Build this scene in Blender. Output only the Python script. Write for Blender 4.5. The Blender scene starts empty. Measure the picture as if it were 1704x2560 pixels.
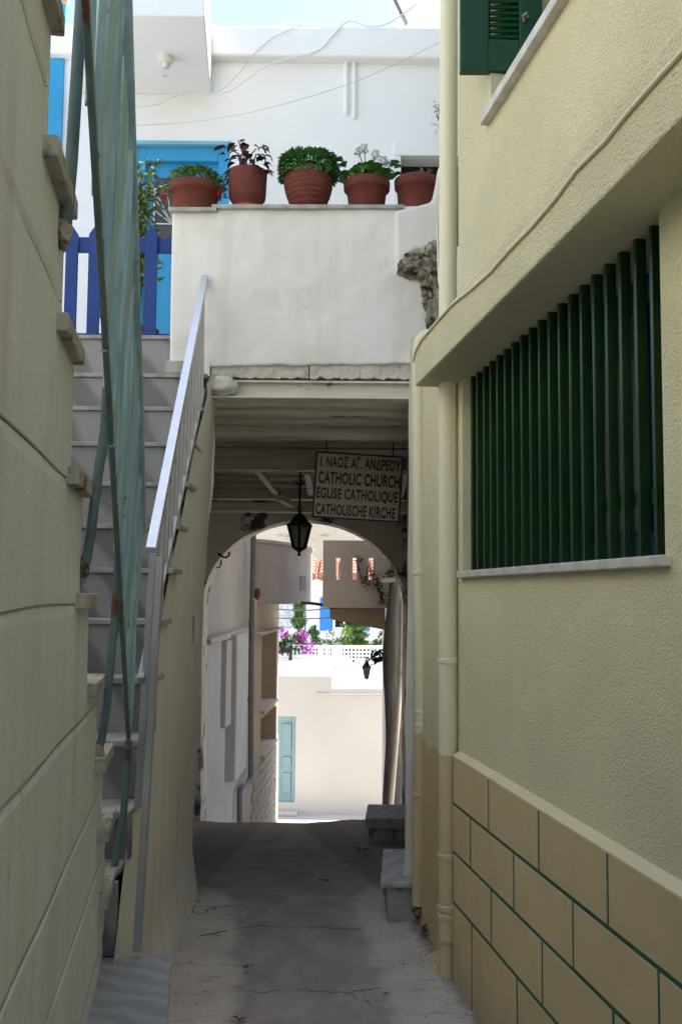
import bpy, bmesh, math, random
from mathutils import Vector, Matrix, noise
random.seed(7)
R = math.radians
scene = bpy.context.scene
C = scene.collection

# ------------------------------------------------------------------ camera
FPX = 2490.0
CAM = Vector((0, 0, 1.5))
PITCH, ROLL = R(4.71), R(0.45)
ROT = Matrix.Rotation(R(90) + PITCH, 3, 'X') @ Matrix.Rotation(ROLL, 3, 'Z')
cd = bpy.data.cameras.new('camera'); cam = bpy.data.objects.new('camera', cd); C.objects.link(cam)
cam.matrix_world = Matrix.Translation(CAM) @ ROT.to_4x4()
cd.sensor_fit = 'VERTICAL'; cd.sensor_height = 36.0; cd.lens = FPX / 2560 * 36.0
cd.clip_start = 0.02; cd.clip_end = 2000
scene.camera = cam
scene.render.resolution_x = 681; scene.render.resolution_y = 1024

# ------------------------------------------------------------------ world, sun, exposure
SUN = Vector((0.45, 0.20, 1.0)).normalized()
w = bpy.data.worlds.new('World'); scene.world = w; w.use_nodes = True
nt = w.node_tree; nt.nodes.clear()
sky = nt.nodes.new('ShaderNodeTexSky'); sky.sky_type = 'NISHITA'; sky.sun_disc = False
sky.sun_elevation = math.asin(SUN.z); sky.sun_rotation = math.atan2(SUN.x, SUN.y)
sky.air_density = 1.0; sky.dust_density = 1.6; sky.ozone_density = 1.0
bg = nt.nodes.new('ShaderNodeBackground'); bg.inputs['Strength'].default_value = 0.15
wo = nt.nodes.new('ShaderNodeOutputWorld')
nt.links.new(sky.outputs[0], bg.inputs[0]); nt.links.new(bg.outputs[0], wo.inputs[0])
sd = bpy.data.lights.new('sun', 'SUN'); so = bpy.data.objects.new('sun', sd); C.objects.link(so)
sd.energy = 4.5; sd.angle = R(0.5); sd.color = (1.0, 0.95, 0.87)
so.rotation_euler = SUN.to_track_quat('Z', 'Y').to_euler(); so.location = (5, 2, 20)
vs = scene.view_settings
vs.view_transform = 'Standard'; vs.look = 'None'; vs.gamma = 1.0; vs.use_curve_mapping = False
vs.exposure = 1.55

# ------------------------------------------------------------------ photo pixel -> place
def ray(px, py):
    return ROT @ Vector(((px - 852) / FPX, -(py - 1280) / FPX, -1))
def at(px, py, Y):                      # point on the frontal plane at distance Y
    v = ray(px, py); return CAM + v * (Y / v.y)
def atz(px, py, Z):                     # point on a level surface
    v = ray(px, py); return CAM + v * ((Z - CAM.z) / v.z)
_v = ray(478, 1484); D = Vector((_v.x, _v.y, 0)).normalized(); N = Vector((D.y, -D.x, 0))
def atl(px, py, L):                     # point on a plane running along the alley, L metres right of the camera
    v = ray(px, py); return CAM + v * (L / v.dot(N))
def A(lat, s, z): return N * lat + D * s + Vector((0, 0, z))
def S(p): return p.dot(D)
def LAT(p): return p.dot(N)
def sofY(Y, lat): return (Y - N.y * lat) / D.y
ID = lambda x, y, z: Vector((x, y, z))

# ------------------------------------------------------------------ mesh building
class MB:
    def __init__(s): s.v = []; s.f = []
    def hexa(s, p):
        b = len(s.v); s.v += [Vector(q) for q in p]
        for q in ((0,1,2,3),(7,6,5,4),(0,4,5,1),(1,5,6,2),(2,6,7,3),(3,7,4,0)): s.f.append(tuple(b + i for i in q))
        return s
    def box(s, fr, a0, a1, b0, b1, c0, c1):
        return s.hexa([fr(a0,b0,c0), fr(a1,b0,c0), fr(a1,b1,c0), fr(a0,b1,c0), fr(a0,b0,c1), fr(a1,b0,c1), fr(a1,b1,c1), fr(a0,b1,c1)])
    def beam(s, p, q, wx, wz, up=Vector((0,0,1))):
        p = Vector(p); q = Vector(q); d = (q - p).normalized(); x = d.cross(up).normalized(); z = x.cross(d)
        x = x * wx / 2; z = z * wz / 2
        return s.hexa([p-x-z, p+x-z, p+x+z, p-x+z, q-x-z, q+x-z, q+x+z, q-x+z])
    def prism(s, poly, off):
        b = len(s.v); n = len(poly); off = Vector(off)
        s.v += [Vector(p) for p in poly] + [Vector(p) + off for p in poly]
        s.f.append(tuple(b + i for i in range(n))); s.f.append(tuple(b + n + i for i in reversed(range(n))))
        for i in range(n):
            j = (i + 1) % n; s.f.append((b+i, b+n+i, b+n+j, b+j))
        return s
    def tube(s, pts, r, n=10):
        pts = [Vector(p) for p in pts]; m = len(pts); b = len(s.v); prev = None
        for i, p in enumerate(pts):
            t = (pts[min(i+1, m-1)] - pts[max(i-1, 0)]).normalized()
            ref = prev if prev is not None else (Vector((1,0,0)) if abs(t.x) < .9 else Vector((0,1,0)))
            u = (ref - t * ref.dot(t)).normalized(); prev = u; k = t.cross(u)
            rr = r[i] if isinstance(r, (list, tuple)) else r
            for j in range(n):
                a = 2 * math.pi * j / n; s.v.append(p + (u * math.cos(a) + k * math.sin(a)) * rr)
        for i in range(m - 1):
            for j in range(n):
                s.f.append((b+i*n+j, b+i*n+(j+1)%n, b+(i+1)*n+(j+1)%n, b+(i+1)*n+j))
        e = len(s.v); s.v += [s.v[b+j].copy() for j in range(n)] + [s.v[b+(m-1)*n+j].copy() for j in range(n)]
        s.f.append(tuple(e + j for j in reversed(range(n)))); s.f.append(tuple(e + n + j for j in range(n)))
        return s
    def lathe(s, c, prof, n=24, cap=True):
        b = len(s.v); m = len(prof); c = Vector(c)
        for (r, z) in prof:
            for j in range(n):
                a = 2*math.pi*(j+.5)/n; s.v.append(c + Vector((r*math.cos(a), r*math.sin(a), z)))
        for i in range(m-1):
            for j in range(n): s.f.append((b+i*n+j, b+i*n+(j+1)%n, b+(i+1)*n+(j+1)%n, b+(i+1)*n+j))
        if cap:
            e = len(s.v); s.v += [s.v[b+j].copy() for j in range(n)] + [s.v[b+(m-1)*n+j].copy() for j in range(n)]
            s.f.append(tuple(e + j for j in reversed(range(n)))); s.f.append(tuple(e+n+j for j in range(n)))
        return s
    def sheet(s, fn, nu, nv):
        b = len(s.v)
        for i in range(nu+1):
            for j in range(nv+1): s.v.append(Vector(fn(i/nu, j/nv)))
        for i in range(nu):
            for j in range(nv):
                a = b+i*(nv+1)+j; s.f.append((a, a+nv+1, a+nv+2, a+1))
        return s
    def slab(s, p00, p10, p11, p01, back, nu, nv, amp, sc, seed=0., ragged=0.):
        """uneven plastered slab: displaced front face, flat sides and back (offset vector)"""
        p00, p10, p11, p01, back = map(Vector, (p00, p10, p11, p01, back))
        nrm = -back.normalized()
        def fn(u, v):
            p = (p00*(1-u)+p10*u)*(1-v) + (p01*(1-u)+p11*u)*v
            q = p * sc + Vector((seed, seed*1.7, 0))
            if ragged: p = p + Vector((0,0,1))*ragged*(1-v)**6*(noise.noise(Vector((u*14,seed,1)))+.6*noise.noise(Vector((u*45,seed,2))))
            return p + nrm * amp * (noise.noise(q) + .5*noise.noise(q*2.3) + .3*noise.noise(q*5.1))
        b = len(s.v); s.sheet(fn, nu, nv)
        idx = lambda i, j: b + i*(nv+1)+j
        rim = [idx(i,0) for i in range(nu)] + [idx(nu,j) for j in range(nv)] + [idx(i,nv) for i in range(nu,0,-1)] + [idx(0,j) for j in range(nv,0,-1)]
        bb = len(s.v); s.v += [s.v[i] + back for i in rim]; n = len(rim)
        for i in range(n):
            j = (i+1) % n; s.f.append((rim[i], bb+i, bb+j, rim[j]))
        s.f.append(tuple(bb+i for i in range(n)))
        return s
    def leaf(s, p, d, L, W, fold=.25, droop=.3):
        d = d.normalized(); up = Vector((0,0,1))
        x = d.cross(up); x = x.normalized() if x.length > 1e-3 else Vector((1,0,0)); z = x.cross(d)
        b = len(s.v)
        mid = p + d*L*.5 + z*L*droop*.25; tip = p + d*L - z*L*droop*.35
        s.v += [p, p + d*L*.35 + x*W*.5 + z*W*fold, mid, p + d*L*.35 - x*W*.5 + z*W*fold, tip,
                p + d*L*.72 + x*W*.38 + z*W*fold*.6 - z*L*droop*.1, p + d*L*.72 - x*W*.38 + z*W*fold*.6 - z*L*droop*.1]
        s.f += [(b,b+1,b+2), (b,b+2,b+3), (b+1,b+5,b+2), (b+2,b+6,b+3), (b+2,b+5,b+4), (b+2,b+4,b+6)]
        return s

ROOT = {}
def link(o, parent):
    C.objects.link(o)
    if parent is not None: o.parent = parent
def tag(o, label=None, cat=None, group=None, kind=None):
    if label: o['label'] = label
    if cat: o['category'] = cat
    if group: o['group'] = group
    if kind: o['kind'] = kind
    return o
def thing(name, loc, label, cat, group=None):
    o = bpy.data.objects.new(name, None); C.objects.link(o); o.location = loc; o.empty_display_size = .05
    ROOT[o] = Vector(loc); return tag(o, label, cat, group)
def mesh(name, mb, mat, base, smooth=False):
    me = bpy.data.meshes.new(name)
    me.from_pydata([tuple(v - base) for v in mb.v], [], mb.f); me.materials.append(mat)
    bm = bmesh.new(); bm.from_mesh(me); bmesh.ops.recalc_face_normals(bm, faces=bm.faces); bm.to_mesh(me); bm.free()
    if smooth:
        for p in me.polygons: p.use_smooth = True
    return me
def part(name, mb, mat, parent, bevel=0, smooth=False, label=None, kind=None):
    base = ROOT[parent]
    o = bpy.data.objects.new(name, mesh(name, mb, mat, base, smooth)); link(o, parent); ROOT[o] = base
    if bevel: bev(o, bevel)
    if label: o['label'] = label
    if kind: o['kind'] = kind
    return o
def solo(name, mb, mat, label=None, cat=None, group=None, kind=None, bevel=0, smooth=False, base=None):
    if base is None:
        n = len(mb.v); c = sum(mb.v, Vector()) / n; base = Vector((c.x, c.y, min(v.z for v in mb.v)))
    o = bpy.data.objects.new(name, mesh(name, mb, mat, base, smooth)); o.location = base; C.objects.link(o); ROOT[o] = base
    if bevel: bev(o, bevel)
    return tag(o, label, cat, group, kind)
def bev(o, wd, seg=2):
    m = o.modifiers.new('bevel', 'BEVEL'); m.width = wd; m.segments = seg; m.limit_method = 'ANGLE'; m.angle_limit = R(40)

# ------------------------------------------------------------------ materials
def new_mat(name):
    m = bpy.data.materials.new(name); m.use_nodes = True
    t = m.node_tree; b = t.nodes['Principled BSDF']; return m, t, b
def nd(t, typ, **kw):
    n = t.nodes.new(typ)
    for k, v in kw.items(): setattr(n, k, v)
    return n
def rgba(c): return (c[0], c[1], c[2], 1)
def noise_of(t, scale, stretch=None, detail=4, rough=.55, off=0.):
    g = nd(t, 'ShaderNodeNewGeometry'); mp = nd(t, 'ShaderNodeMapping')
    mp.inputs['Location'].default_value = (off, off*.7, off*1.3)
    if stretch: mp.inputs['Scale'].default_value = stretch
    t.links.new(g.outputs['Position'], mp.inputs['Vector'])
    n = nd(t, 'ShaderNodeTexNoise'); n.inputs['Scale'].default_value = scale
    n.inputs['Detail'].default_value = detail; n.inputs['Roughness'].default_value = rough
    t.links.new(mp.outputs[0], n.inputs['Vector']); return n.outputs['Fac']
def ramp(t, fac, a, b):
    r = nd(t, 'ShaderNodeMapRange'); r.interpolation_type = 'SMOOTHSTEP'
    r.inputs['From Min'].default_value = a; r.inputs['From Max'].default_value = b
    t.links.new(fac, r.inputs['Value']); return r.outputs['Result']
def mixc(t, fac, a, b):
    m = nd(t, 'ShaderNodeMix', data_type='RGBA')
    for sock, val in ((m.inputs[6], a), (m.inputs[7], b)):
        if isinstance(val, (tuple, list)): sock.default_value = rgba(val)
        else: t.links.new(val, sock)
    if isinstance(fac, (int, float)): m.inputs[0].default_value = fac
    else: t.links.new(fac, m.inputs[0])
    return m.outputs[2]
def math_(t, op, a, b=None):
    m = nd(t, 'ShaderNodeMath', operation=op)
    for i, x in enumerate((a, b)):
        if x is None: continue
        if isinstance(x, (int, float)): m.inputs[i].default_value = x
        else: t.links.new(x, m.inputs[i])
    return m.outputs[0]
def bump(t, b, layers):
    prev = None
    for (h, strength, dist) in layers:
        n = nd(t, 'ShaderNodeBump'); n.inputs['Strength'].default_value = strength; n.inputs['Distance'].default_value = dist
        t.links.new(h, n.inputs['Height'])
        if prev is not None: t.links.new(prev, n.inputs['Normal'])
        prev = n.outputs[0]
    t.links.new(prev, b.inputs['Normal'])
def mat(name, c1, c2=None, scale=3., rough=.75, bsc=40., bst=.3, bd=.004, stretch=None, dirt=None, dsc=4., dlo=.58, dhi=.72, dstretch=None, metal=0., streak=None, off=0., spec=.3):
    """two-tone procedural surface with optional stains (dirt) and vertical streaks"""
    m, t, b = new_mat(name); b.inputs['Roughness'].default_value = rough; b.inputs['Metallic'].default_value = metal
    b.inputs['Specular IOR Level'].default_value = spec
    c2 = c2 or tuple(x*.82 for x in c1)
    col = mixc(t, ramp(t, noise_of(t, scale, stretch, off=off), .3, .7), c1, c2)
    if streak: col = mixc(t, math_(t, 'MULTIPLY', ramp(t, noise_of(t, 9., (1,1,.07), off=off+3), .45, .75), streak[1]), col, streak[0])
    if dirt: col = mixc(t, ramp(t, noise_of(t, dsc, dstretch, 6, .65, off+11), dlo, dhi), col, dirt)
    t.links.new(col, b.inputs['Base Color'])
    if bst: bump(t, b, [(noise_of(t, bsc, stretch), bst, bd)])
    return m
def flat(name, c, rough=.5, metal=0., spec=.5, trans=0.):
    m, t, b = new_mat(name); b.inputs['Base Color'].default_value = rgba(c); b.inputs['Roughness'].default_value = rough
    b.inputs['Metallic'].default_value = metal; b.inputs['Specular IOR Level'].default_value = spec
    b.inputs['Transmission Weight'].default_value = trans; return m
def leafmat(name, c1, c2, sc=60.):
    m, t, b = new_mat(name); b.inputs['Roughness'].default_value = .55
    t.links.new(mixc(t, ramp(t, noise_of(t, sc), .35, .65), c1, c2), b.inputs['Base Color'])
    b.inputs['Subsurface Weight'].default_value = .0; return m
def stucco(name, c, tan=None, zsplit=0., bst=1., bd=.0065):
    m, t, b = new_mat(name); b.inputs['Roughness'].default_value = .9; b.inputs['Specular IOR Level'].default_value = .15
    col = mixc(t, ramp(t, noise_of(t, 2.2), .3, .7), c, tuple(x*.9 for x in c))
    col = mixc(t, math_(t, 'MULTIPLY', ramp(t, noise_of(t, 145., detail=3), .52, .36), .36), col, tuple(x*.68 for x in c))
    col = mixc(t, math_(t, 'MULTIPLY', ramp(t, noise_of(t, .9, detail=6, rough=.62, off=21), .44, .68), .35), col, tuple(x*.86 for x in c))
    col = mixc(t, math_(t, 'MULTIPLY', ramp(t, noise_of(t, 5., (1,1,.09), 5, .6, 31), .56, .78), .30), col, (c[0]*.78, c[1]*.76, c[2]*.74))
    if tan:
        g = nd(t, 'ShaderNodeNewGeometry'); sx = nd(t, 'ShaderNodeSeparateXYZ'); t.links.new(g.outputs['Position'], sx.inputs[0])
        z = math_(t, 'ADD', sx.outputs['Z'], math_(t, 'MULTIPLY', noise_of(t, 14.), .08))
        col = mixc(t, ramp(t, z, zsplit+.045, zsplit+.035), col, tan)
    t.links.new(col, b.inputs['Base Color'])
    if bst: bump(t, b, [(noise_of(t, 145., detail=3), bst, bd), (noise_of(t, 7.), .25, .01)])
    return m
def marble(name, c1, c2, sc=5., dist=6., rough=.45, rot=(0,0,.6)):
    m, t, b = new_mat(name); b.inputs['Roughness'].default_value = rough
    g = nd(t, 'ShaderNodeNewGeometry'); mp = nd(t, 'ShaderNodeMapping'); mp.inputs['Rotation'].default_value = rot
    t.links.new(g.outputs['Position'], mp.inputs[0])
    wv = nd(t, 'ShaderNodeTexWave'); wv.inputs['Scale'].default_value = sc; wv.inputs['Distortion'].default_value = dist
    wv.inputs['Detail'].default_value = 3; wv.inputs['Detail Scale'].default_value = .6
    t.links.new(mp.outputs[0], wv.inputs['Vector'])
    col = mixc(t, ramp(t, wv.outputs['Fac'], .25, .8), c1, c2)
    col = mixc(t, math_(t, 'MULTIPLY', ramp(t, noise_of(t, 25.), .4, .7), .3), col, tuple(x*.75 for x in c1))
    t.links.new(col, b.inputs['Base Color']); bump(t, b, [(noise_of(t, 60.), .12, .003)])
    return m

YEL = (.775, .735, .485); TAN = (.60, .49, .275)
m_yel = stucco('yellow_stucco', YEL, TAN, .84)
m_yel_up = stucco('yellow_stucco_upper', YEL, bd=.010)
m_ypipe = mat('yellow_pipe_paint', (.76,.72,.50), (.72,.68,.47), 3, .45, 30, .05)
def pipe_two_tone(name, zs):
    m, t, b = new_mat(name); b.inputs['Roughness'].default_value = .5
    g = nd(t, 'ShaderNodeNewGeometry'); sx = nd(t, 'ShaderNodeSeparateXYZ'); t.links.new(g.outputs['Position'], sx.inputs[0])
    z = math_(t, 'ADD', sx.outputs['Z'], math_(t, 'MULTIPLY', noise_of(t, 20.), .02))
    up = mixc(t, noise_of(t, 4.), (.76,.72,.51), (.71,.67,.47)); lo = mixc(t, noise_of(t, 4.), (.61,.50,.29), (.56,.455,.26))
    t.links.new(mixc(t, ramp(t, z, zs+.012, zs+.008), up, lo), b.inputs['Base Color']); bump(t, b, [(noise_of(t, 45.), .15, .003)])
    return m
def plinth_mat():
    m, t, b = new_mat('tan_plinth_paint'); b.inputs['Roughness'].default_value = .7; b.inputs['Specular IOR Level'].default_value = .25
    oi = nd(t, 'ShaderNodeObjectInfo')
    col = mixc(t, oi.outputs['Random'], (.63,.51,.285), (.58,.47,.265))
    col = mixc(t, math_(t, 'MULTIPLY', ramp(t, noise_of(t, 5., detail=7, rough=.65), .42, .7), .45), col, (.49,.40,.225))
    g = nd(t, 'ShaderNodeNewGeometry'); sx = nd(t, 'ShaderNodeSeparateXYZ'); t.links.new(g.outputs['Position'], sx.inputs[0])
    z = math_(t, 'ADD', sx.outputs['Z'], math_(t, 'MULTIPLY', noise_of(t, 9., (1,1,.4)), -.34))
    col = mixc(t, math_(t, 'MULTIPLY', ramp(t, z, .08, -.12), .6), col, (.36,.31,.22))
    t.links.new(col, b.inputs['Base Color']); bump(t, b, [(noise_of(t, 120.), .2, .002), (noise_of(t, 9.), .15, .006)])
    return m
m_tan = plinth_mat()
m_ledge = mat('cream_ledge_paint', (.72,.64,.42), (.67,.59,.38), 4, .7, 60, .2)
m_joint = mat('green_joint_paint', (.02,.10,.06), (.03,.13,.08), 30, .6, 60, .2)
m_green = mat('green_metal_paint', (.006,.034,.010), (.010,.050,.014), 6, .36, 50, .08, spec=.5)
m_green_sh = mat('green_shutter_paint', (.008,.046,.017), (.012,.065,.024), 6, .4, 50, .1, stretch=(1,1,.2))
m_blueframe = mat('dark_blue_frame', (.012,.026,.10), (.018,.036,.12), 8, .4, 30, .05)
m_glass = flat('dark_glass', (.008,.009,.011), .18, spec=.35)
m_sill = marble('white_marble_sill', (.62,.60,.55), (.54,.52,.48), 3, 8)
m_white = mat('whitewash', (.80,.79,.765), (.74,.73,.70), 1.6, .88, 22, .35, .006, streak=((.62,.60,.54), .25))
m_white2 = mat('whitewash_house', (.86,.85,.83), (.82,.81,.79), 1.2, .9, 26, .3, .005)
m_parapet = mat('whitewash_parapet', (.83,.82,.79), (.77,.76,.72), 2.3, .88, 18, .45, .008, dirt=(.60,.575,.51), dsc=3.1, dlo=.56, dhi=.82, streak=((.62,.60,.54), .35))
m_lip = mat('cracked_plaster', (.66,.63,.56), (.55,.52,.455), 6, .9, 45, .5, .008, dirt=(.20,.175,.145), dsc=9, dlo=.60, dhi=.72)
m_beige = mat('beige_sidewall_plaster', (.74,.715,.645), (.67,.64,.565), 1.8, .85, 30, .25, .006, streak=((.56,.50,.40), .5))
m_passage = mat('passage_plaster', (.75,.71,.64), (.66,.62,.555), 2.5, .9, 25, .5, .01, dirt=(.24,.21,.17), dsc=3.2, dlo=.56, dhi=.74)
m_arch = mat('arch_plaster', (.78,.74,.68), (.68,.64,.585), 2.5, .9, 25, .5, .01, dirt=(.10,.09,.08), dsc=2.6, dlo=.52, dhi=.60)
m_steel = mat('white_steel_rust', (.70,.66,.56), (.63,.59,.50), 4, .6, 30, .3, .004, dirt=(.22,.095,.03), dsc=6, dlo=.58, dhi=.70)
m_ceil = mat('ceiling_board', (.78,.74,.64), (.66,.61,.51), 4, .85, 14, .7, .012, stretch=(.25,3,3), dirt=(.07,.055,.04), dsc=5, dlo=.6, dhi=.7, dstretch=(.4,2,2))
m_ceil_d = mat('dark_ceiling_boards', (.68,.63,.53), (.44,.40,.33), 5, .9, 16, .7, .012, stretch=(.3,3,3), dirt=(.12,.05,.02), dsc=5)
m_rock = mat('grey_rock', (.42,.38,.31), (.22,.195,.155), 9, .95, 26, 1., .03, dirt=(.05,.045,.038), dsc=14, dlo=.5, dhi=.62)
m_step = marble('grey_marble_riser', (.26,.256,.255), (.13,.13,.134), 1.6, 7, .5, (0,.6,.4))
m_tread = marble('pale_marble_tread', (.42,.405,.37), (.34,.325,.295), 3, 7, .55)
m_stread = marble('stair_marble_tread', (.33,.32,.30), (.255,.25,.238), 3, 7, .55)
m_oldtread = mat('old_stone_tread', (.44,.415,.35), (.34,.315,.26), 8, .85, 40, .4, .006, dirt=(.13,.105,.08), dsc=12, dlo=.52, dhi=.66)
def slab_mat():
    m, t, b = new_mat('banded_marble_slab'); b.inputs['Roughness'].default_value = .5
    g = nd(t, 'ShaderNodeNewGeometry'); mp = nd(t, 'ShaderNodeMapping'); mp.inputs['Location'].default_value = (.15, -3.9, -.36); mp.inputs['Scale'].default_value = (1,1,1)
    t.links.new(g.outputs['Position'], mp.inputs[0])
    wv = nd(t, 'ShaderNodeTexWave', wave_type='RINGS'); wv.rings_direction = 'Z'; wv.inputs['Scale'].default_value = 3.6; wv.inputs['Distortion'].default_value = 5.0; wv.inputs['Detail'].default_value = 4; wv.inputs['Detail Scale'].default_value = 1.6
    t.links.new(mp.outputs[0], wv.inputs['Vector'])
    col = mixc(t, ramp(t, wv.outputs['Fac'], .2, .9), (.235,.24,.245), (.315,.32,.327))
    col = mixc(t, math_(t, 'MULTIPLY', ramp(t, noise_of(t, 14.), .4, .7), .5), col, (.25,.26,.275))
    t.links.new(col, b.inputs['Base Color']); return m
m_slab = slab_mat()
m_alu = mat('brushed_aluminium', (.66,.68,.71), (.60,.62,.65), 20, .42, 90, .06, .002, metal=.75)
m_alu2 = mat('grey_painted_steel', (.34,.34,.335), (.29,.29,.285), 10, .5, 60, .1, metal=.1)
m_lwall = mat('left_wall_plaster', (.70,.71,.695), (.60,.61,.60), 1.3, .88, 70, .35, .004, streak=((.47,.455,.40), .6), dirt=(.44,.41,.33), dsc=16, dlo=.64, dhi=.74, dstretch=(1,1,.25), off=4.)
m_teal = mat('weathered_teal_paint', (.37,.53,.585), (.25,.39,.44), 14, .55, 45, .6, .006, stretch=(1,1,.15), dirt=(.12,.06,.028), dsc=13, dlo=.62, dhi=.70)
m_teal_d = mat('dark_teal_pipe', (.12,.175,.175), (.085,.135,.135), 14, .6, 50, .5, .006, dirt=(.12,.058,.025), dsc=9, dlo=.56, dhi=.66)
m_terra = mat('terracotta', (.165,.046,.034), (.135,.038,.028), 8, .8, 60, .2, .003, dirt=(.26,.13,.10), dsc=9, dlo=.60, dhi=.85)
m_terra2 = mat('orange_terracotta', (.34,.105,.055), (.29,.085,.045), 8, .75, 60, .2)
m_stepbase = mat('dirty_step_base', (.40,.365,.31), (.28,.25,.205), 7, .95, 35, .7, .012, dirt=(.13,.11,.085), dsc=9, dlo=.5, dhi=.66)
m_soil = mat('soil', (.04,.028,.018), (.02,.014,.01), 30, 1., 40, .6)
m_sky_blue = mat('turquoise_door_paint', (.045,.33,.58), (.035,.29,.53), 4, .45, 40, .08)
m_gate = mat('cobalt_blue_paint', (.008,.040,.20), (.010,.050,.235), 6, .5, 40, .12)
m_iron = mat('black_iron', (.012,.012,.012), (.025,.022,.02), 20, .55, 60, .25, metal=.3)
m_lglass = flat('lantern_glass', (.35,.34,.31), .25, trans=.75)
m_signface = mat('sign_face', (.70,.62,.48), (.64,.56,.43), 3, .6, 50, .08, dirt=(.50,.42,.31), dsc=5, dlo=.62, dhi=.8)
m_signink = flat('sign_lettering', (.020,.025,.045), .6)
m_greypipe = mat('grey_plastic_pipe', (.165,.17,.20), (.14,.145,.17), 6, .5, 40, .08)
m_lane = mat('lane_render_grey', (.48,.46,.44), (.42,.40,.385), 2, .9, 60, .4, .006, streak=((.34,.31,.27), .4))
m_lane_w = mat('lane_render_white', (.55,.54,.545), (.47,.46,.465), 2, .9, 40, .3, .006, dirt=(.33,.30,.27), dsc=3, dlo=.62, dhi=.8)
m_lane_y = mat('lane_render_ochre', (.60,.50,.36), (.52,.43,.30), 2.5, .9, 50, .3, .006)
m_lane_b = mat('lane_brick_whitewash', (.52,.49,.43), (.42,.39,.34), 6, .9, 30, .4, .01, dirt=(.30,.26,.21), dsc=7, dlo=.58, dhi=.7)
m_balc = mat('balcony_render', (.56,.50,.45), (.52,.465,.42), 1.8, .9, 60, .2, .004)
m_brown = mat('balcony_underside', (.42,.33,.24), (.37,.29,.21), 2, .9, 40, .2)
m_cream = mat('cream_house_wall', (.56,.54,.495), (.52,.50,.455), 1., .9, 20, .25, .008, streak=((.56,.52,.45), .3))
m_greydoor = mat('pale_blue_door', (.25,.37,.40), (.22,.33,.36), 4, .5, 40, .1, stretch=(1,1,.2))
m_post = mat('weathered_timber', (.15,.14,.145), (.075,.07,.075), 9, .85, 30, .8, .015, stretch=(1,1,.18))
m_farw = mat('far_white_house', (.80,.81,.83), (.76,.77,.79), 1, .9, 12, .15)
m_shut = mat('bright_blue_shutter', (.045,.22,.62), (.04,.2,.56), 5, .5, 30, .1)
m_tile = mat('roof_tile', (.36,.17,.12), (.28,.13,.09), 6, .85, 20, .3)
m_lat = flat('white_lattice_paint', (.8,.8,.78), .6)
m_wire = flat('grey_wire', (.50,.49,.48), .6)
m_wirew = flat('white_wire', (.75,.75,.73), .6)
m_black = flat('black_wire', (.02,.02,.02), .6)
m_porc = flat('white_porcelain', (.70,.68,.62), .3)
m_bulb = flat('clear_bulb', (.85,.85,.85), .08, trans=.9)
m_bark = mat('bark', (.13,.09,.055), (.08,.055,.035), 20, .9, 40, .6)
m_hill = mat('dry_hill', (.185,.168,.132), (.15,.135,.10), .12, .95, 2, .3, .2, dirt=(.085,.085,.055), dsc=.35, dlo=.56, dhi=.66)
m_ground = mat('pale_ground', (.55,.52,.46), (.48,.45,.40), .6, .95, 8, .3)
m_curtain = mat('grey_curtain', (.12,.12,.12), (.085,.085,.085), 10, .9, 10, .3, stretch=(1,1,.1))
l_basil = leafmat('basil_leaf', (.12,.30,.07), (.07,.21,.05))
l_trail = leafmat('trailing_leaf', (.15,.26,.08), (.08,.17,.05))
l_coleus = leafmat('coleus_leaf', (.055,.010,.018), (.028,.006,.010))
l_geran = leafmat('geranium_leaf', (.12,.30,.05), (.07,.20,.04))
l_var = leafmat('variegated_leaf', (.16,.24,.05), (.05,.10,.022), 40)
l_yellow = leafmat('yellow_leaf', (.42,.40,.09), (.25,.27,.05), 40)
l_cyp = leafmat('cypress_leaf', (.11,.19,.045), (.05,.10,.025), 30)
l_bush = leafmat('garden_leaf', (.17,.28,.05), (.08,.16,.03), 20)
l_pale = leafmat('pale_leaf', (.34,.38,.25), (.22,.28,.15), 20)
l_vine = leafmat('vine_leaf', (.05,.10,.025), (.03,.065,.018), 30)
l_boug = leafmat('bougainvillea_flower', (.40,.05,.33), (.28,.03,.24), 20)
l_white = leafmat('white_petal', (.85,.85,.86), (.75,.76,.78))
l_red = leafmat('red_petal', (.50,.02,.06), (.38,.015,.05))
l_succ = leafmat('succulent_leaf', (.13,.15,.05), (.16,.085,.05), 50)
l_dry = leafmat('dry_twig', (.05,.055,.04), (.03,.03,.025))

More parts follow.
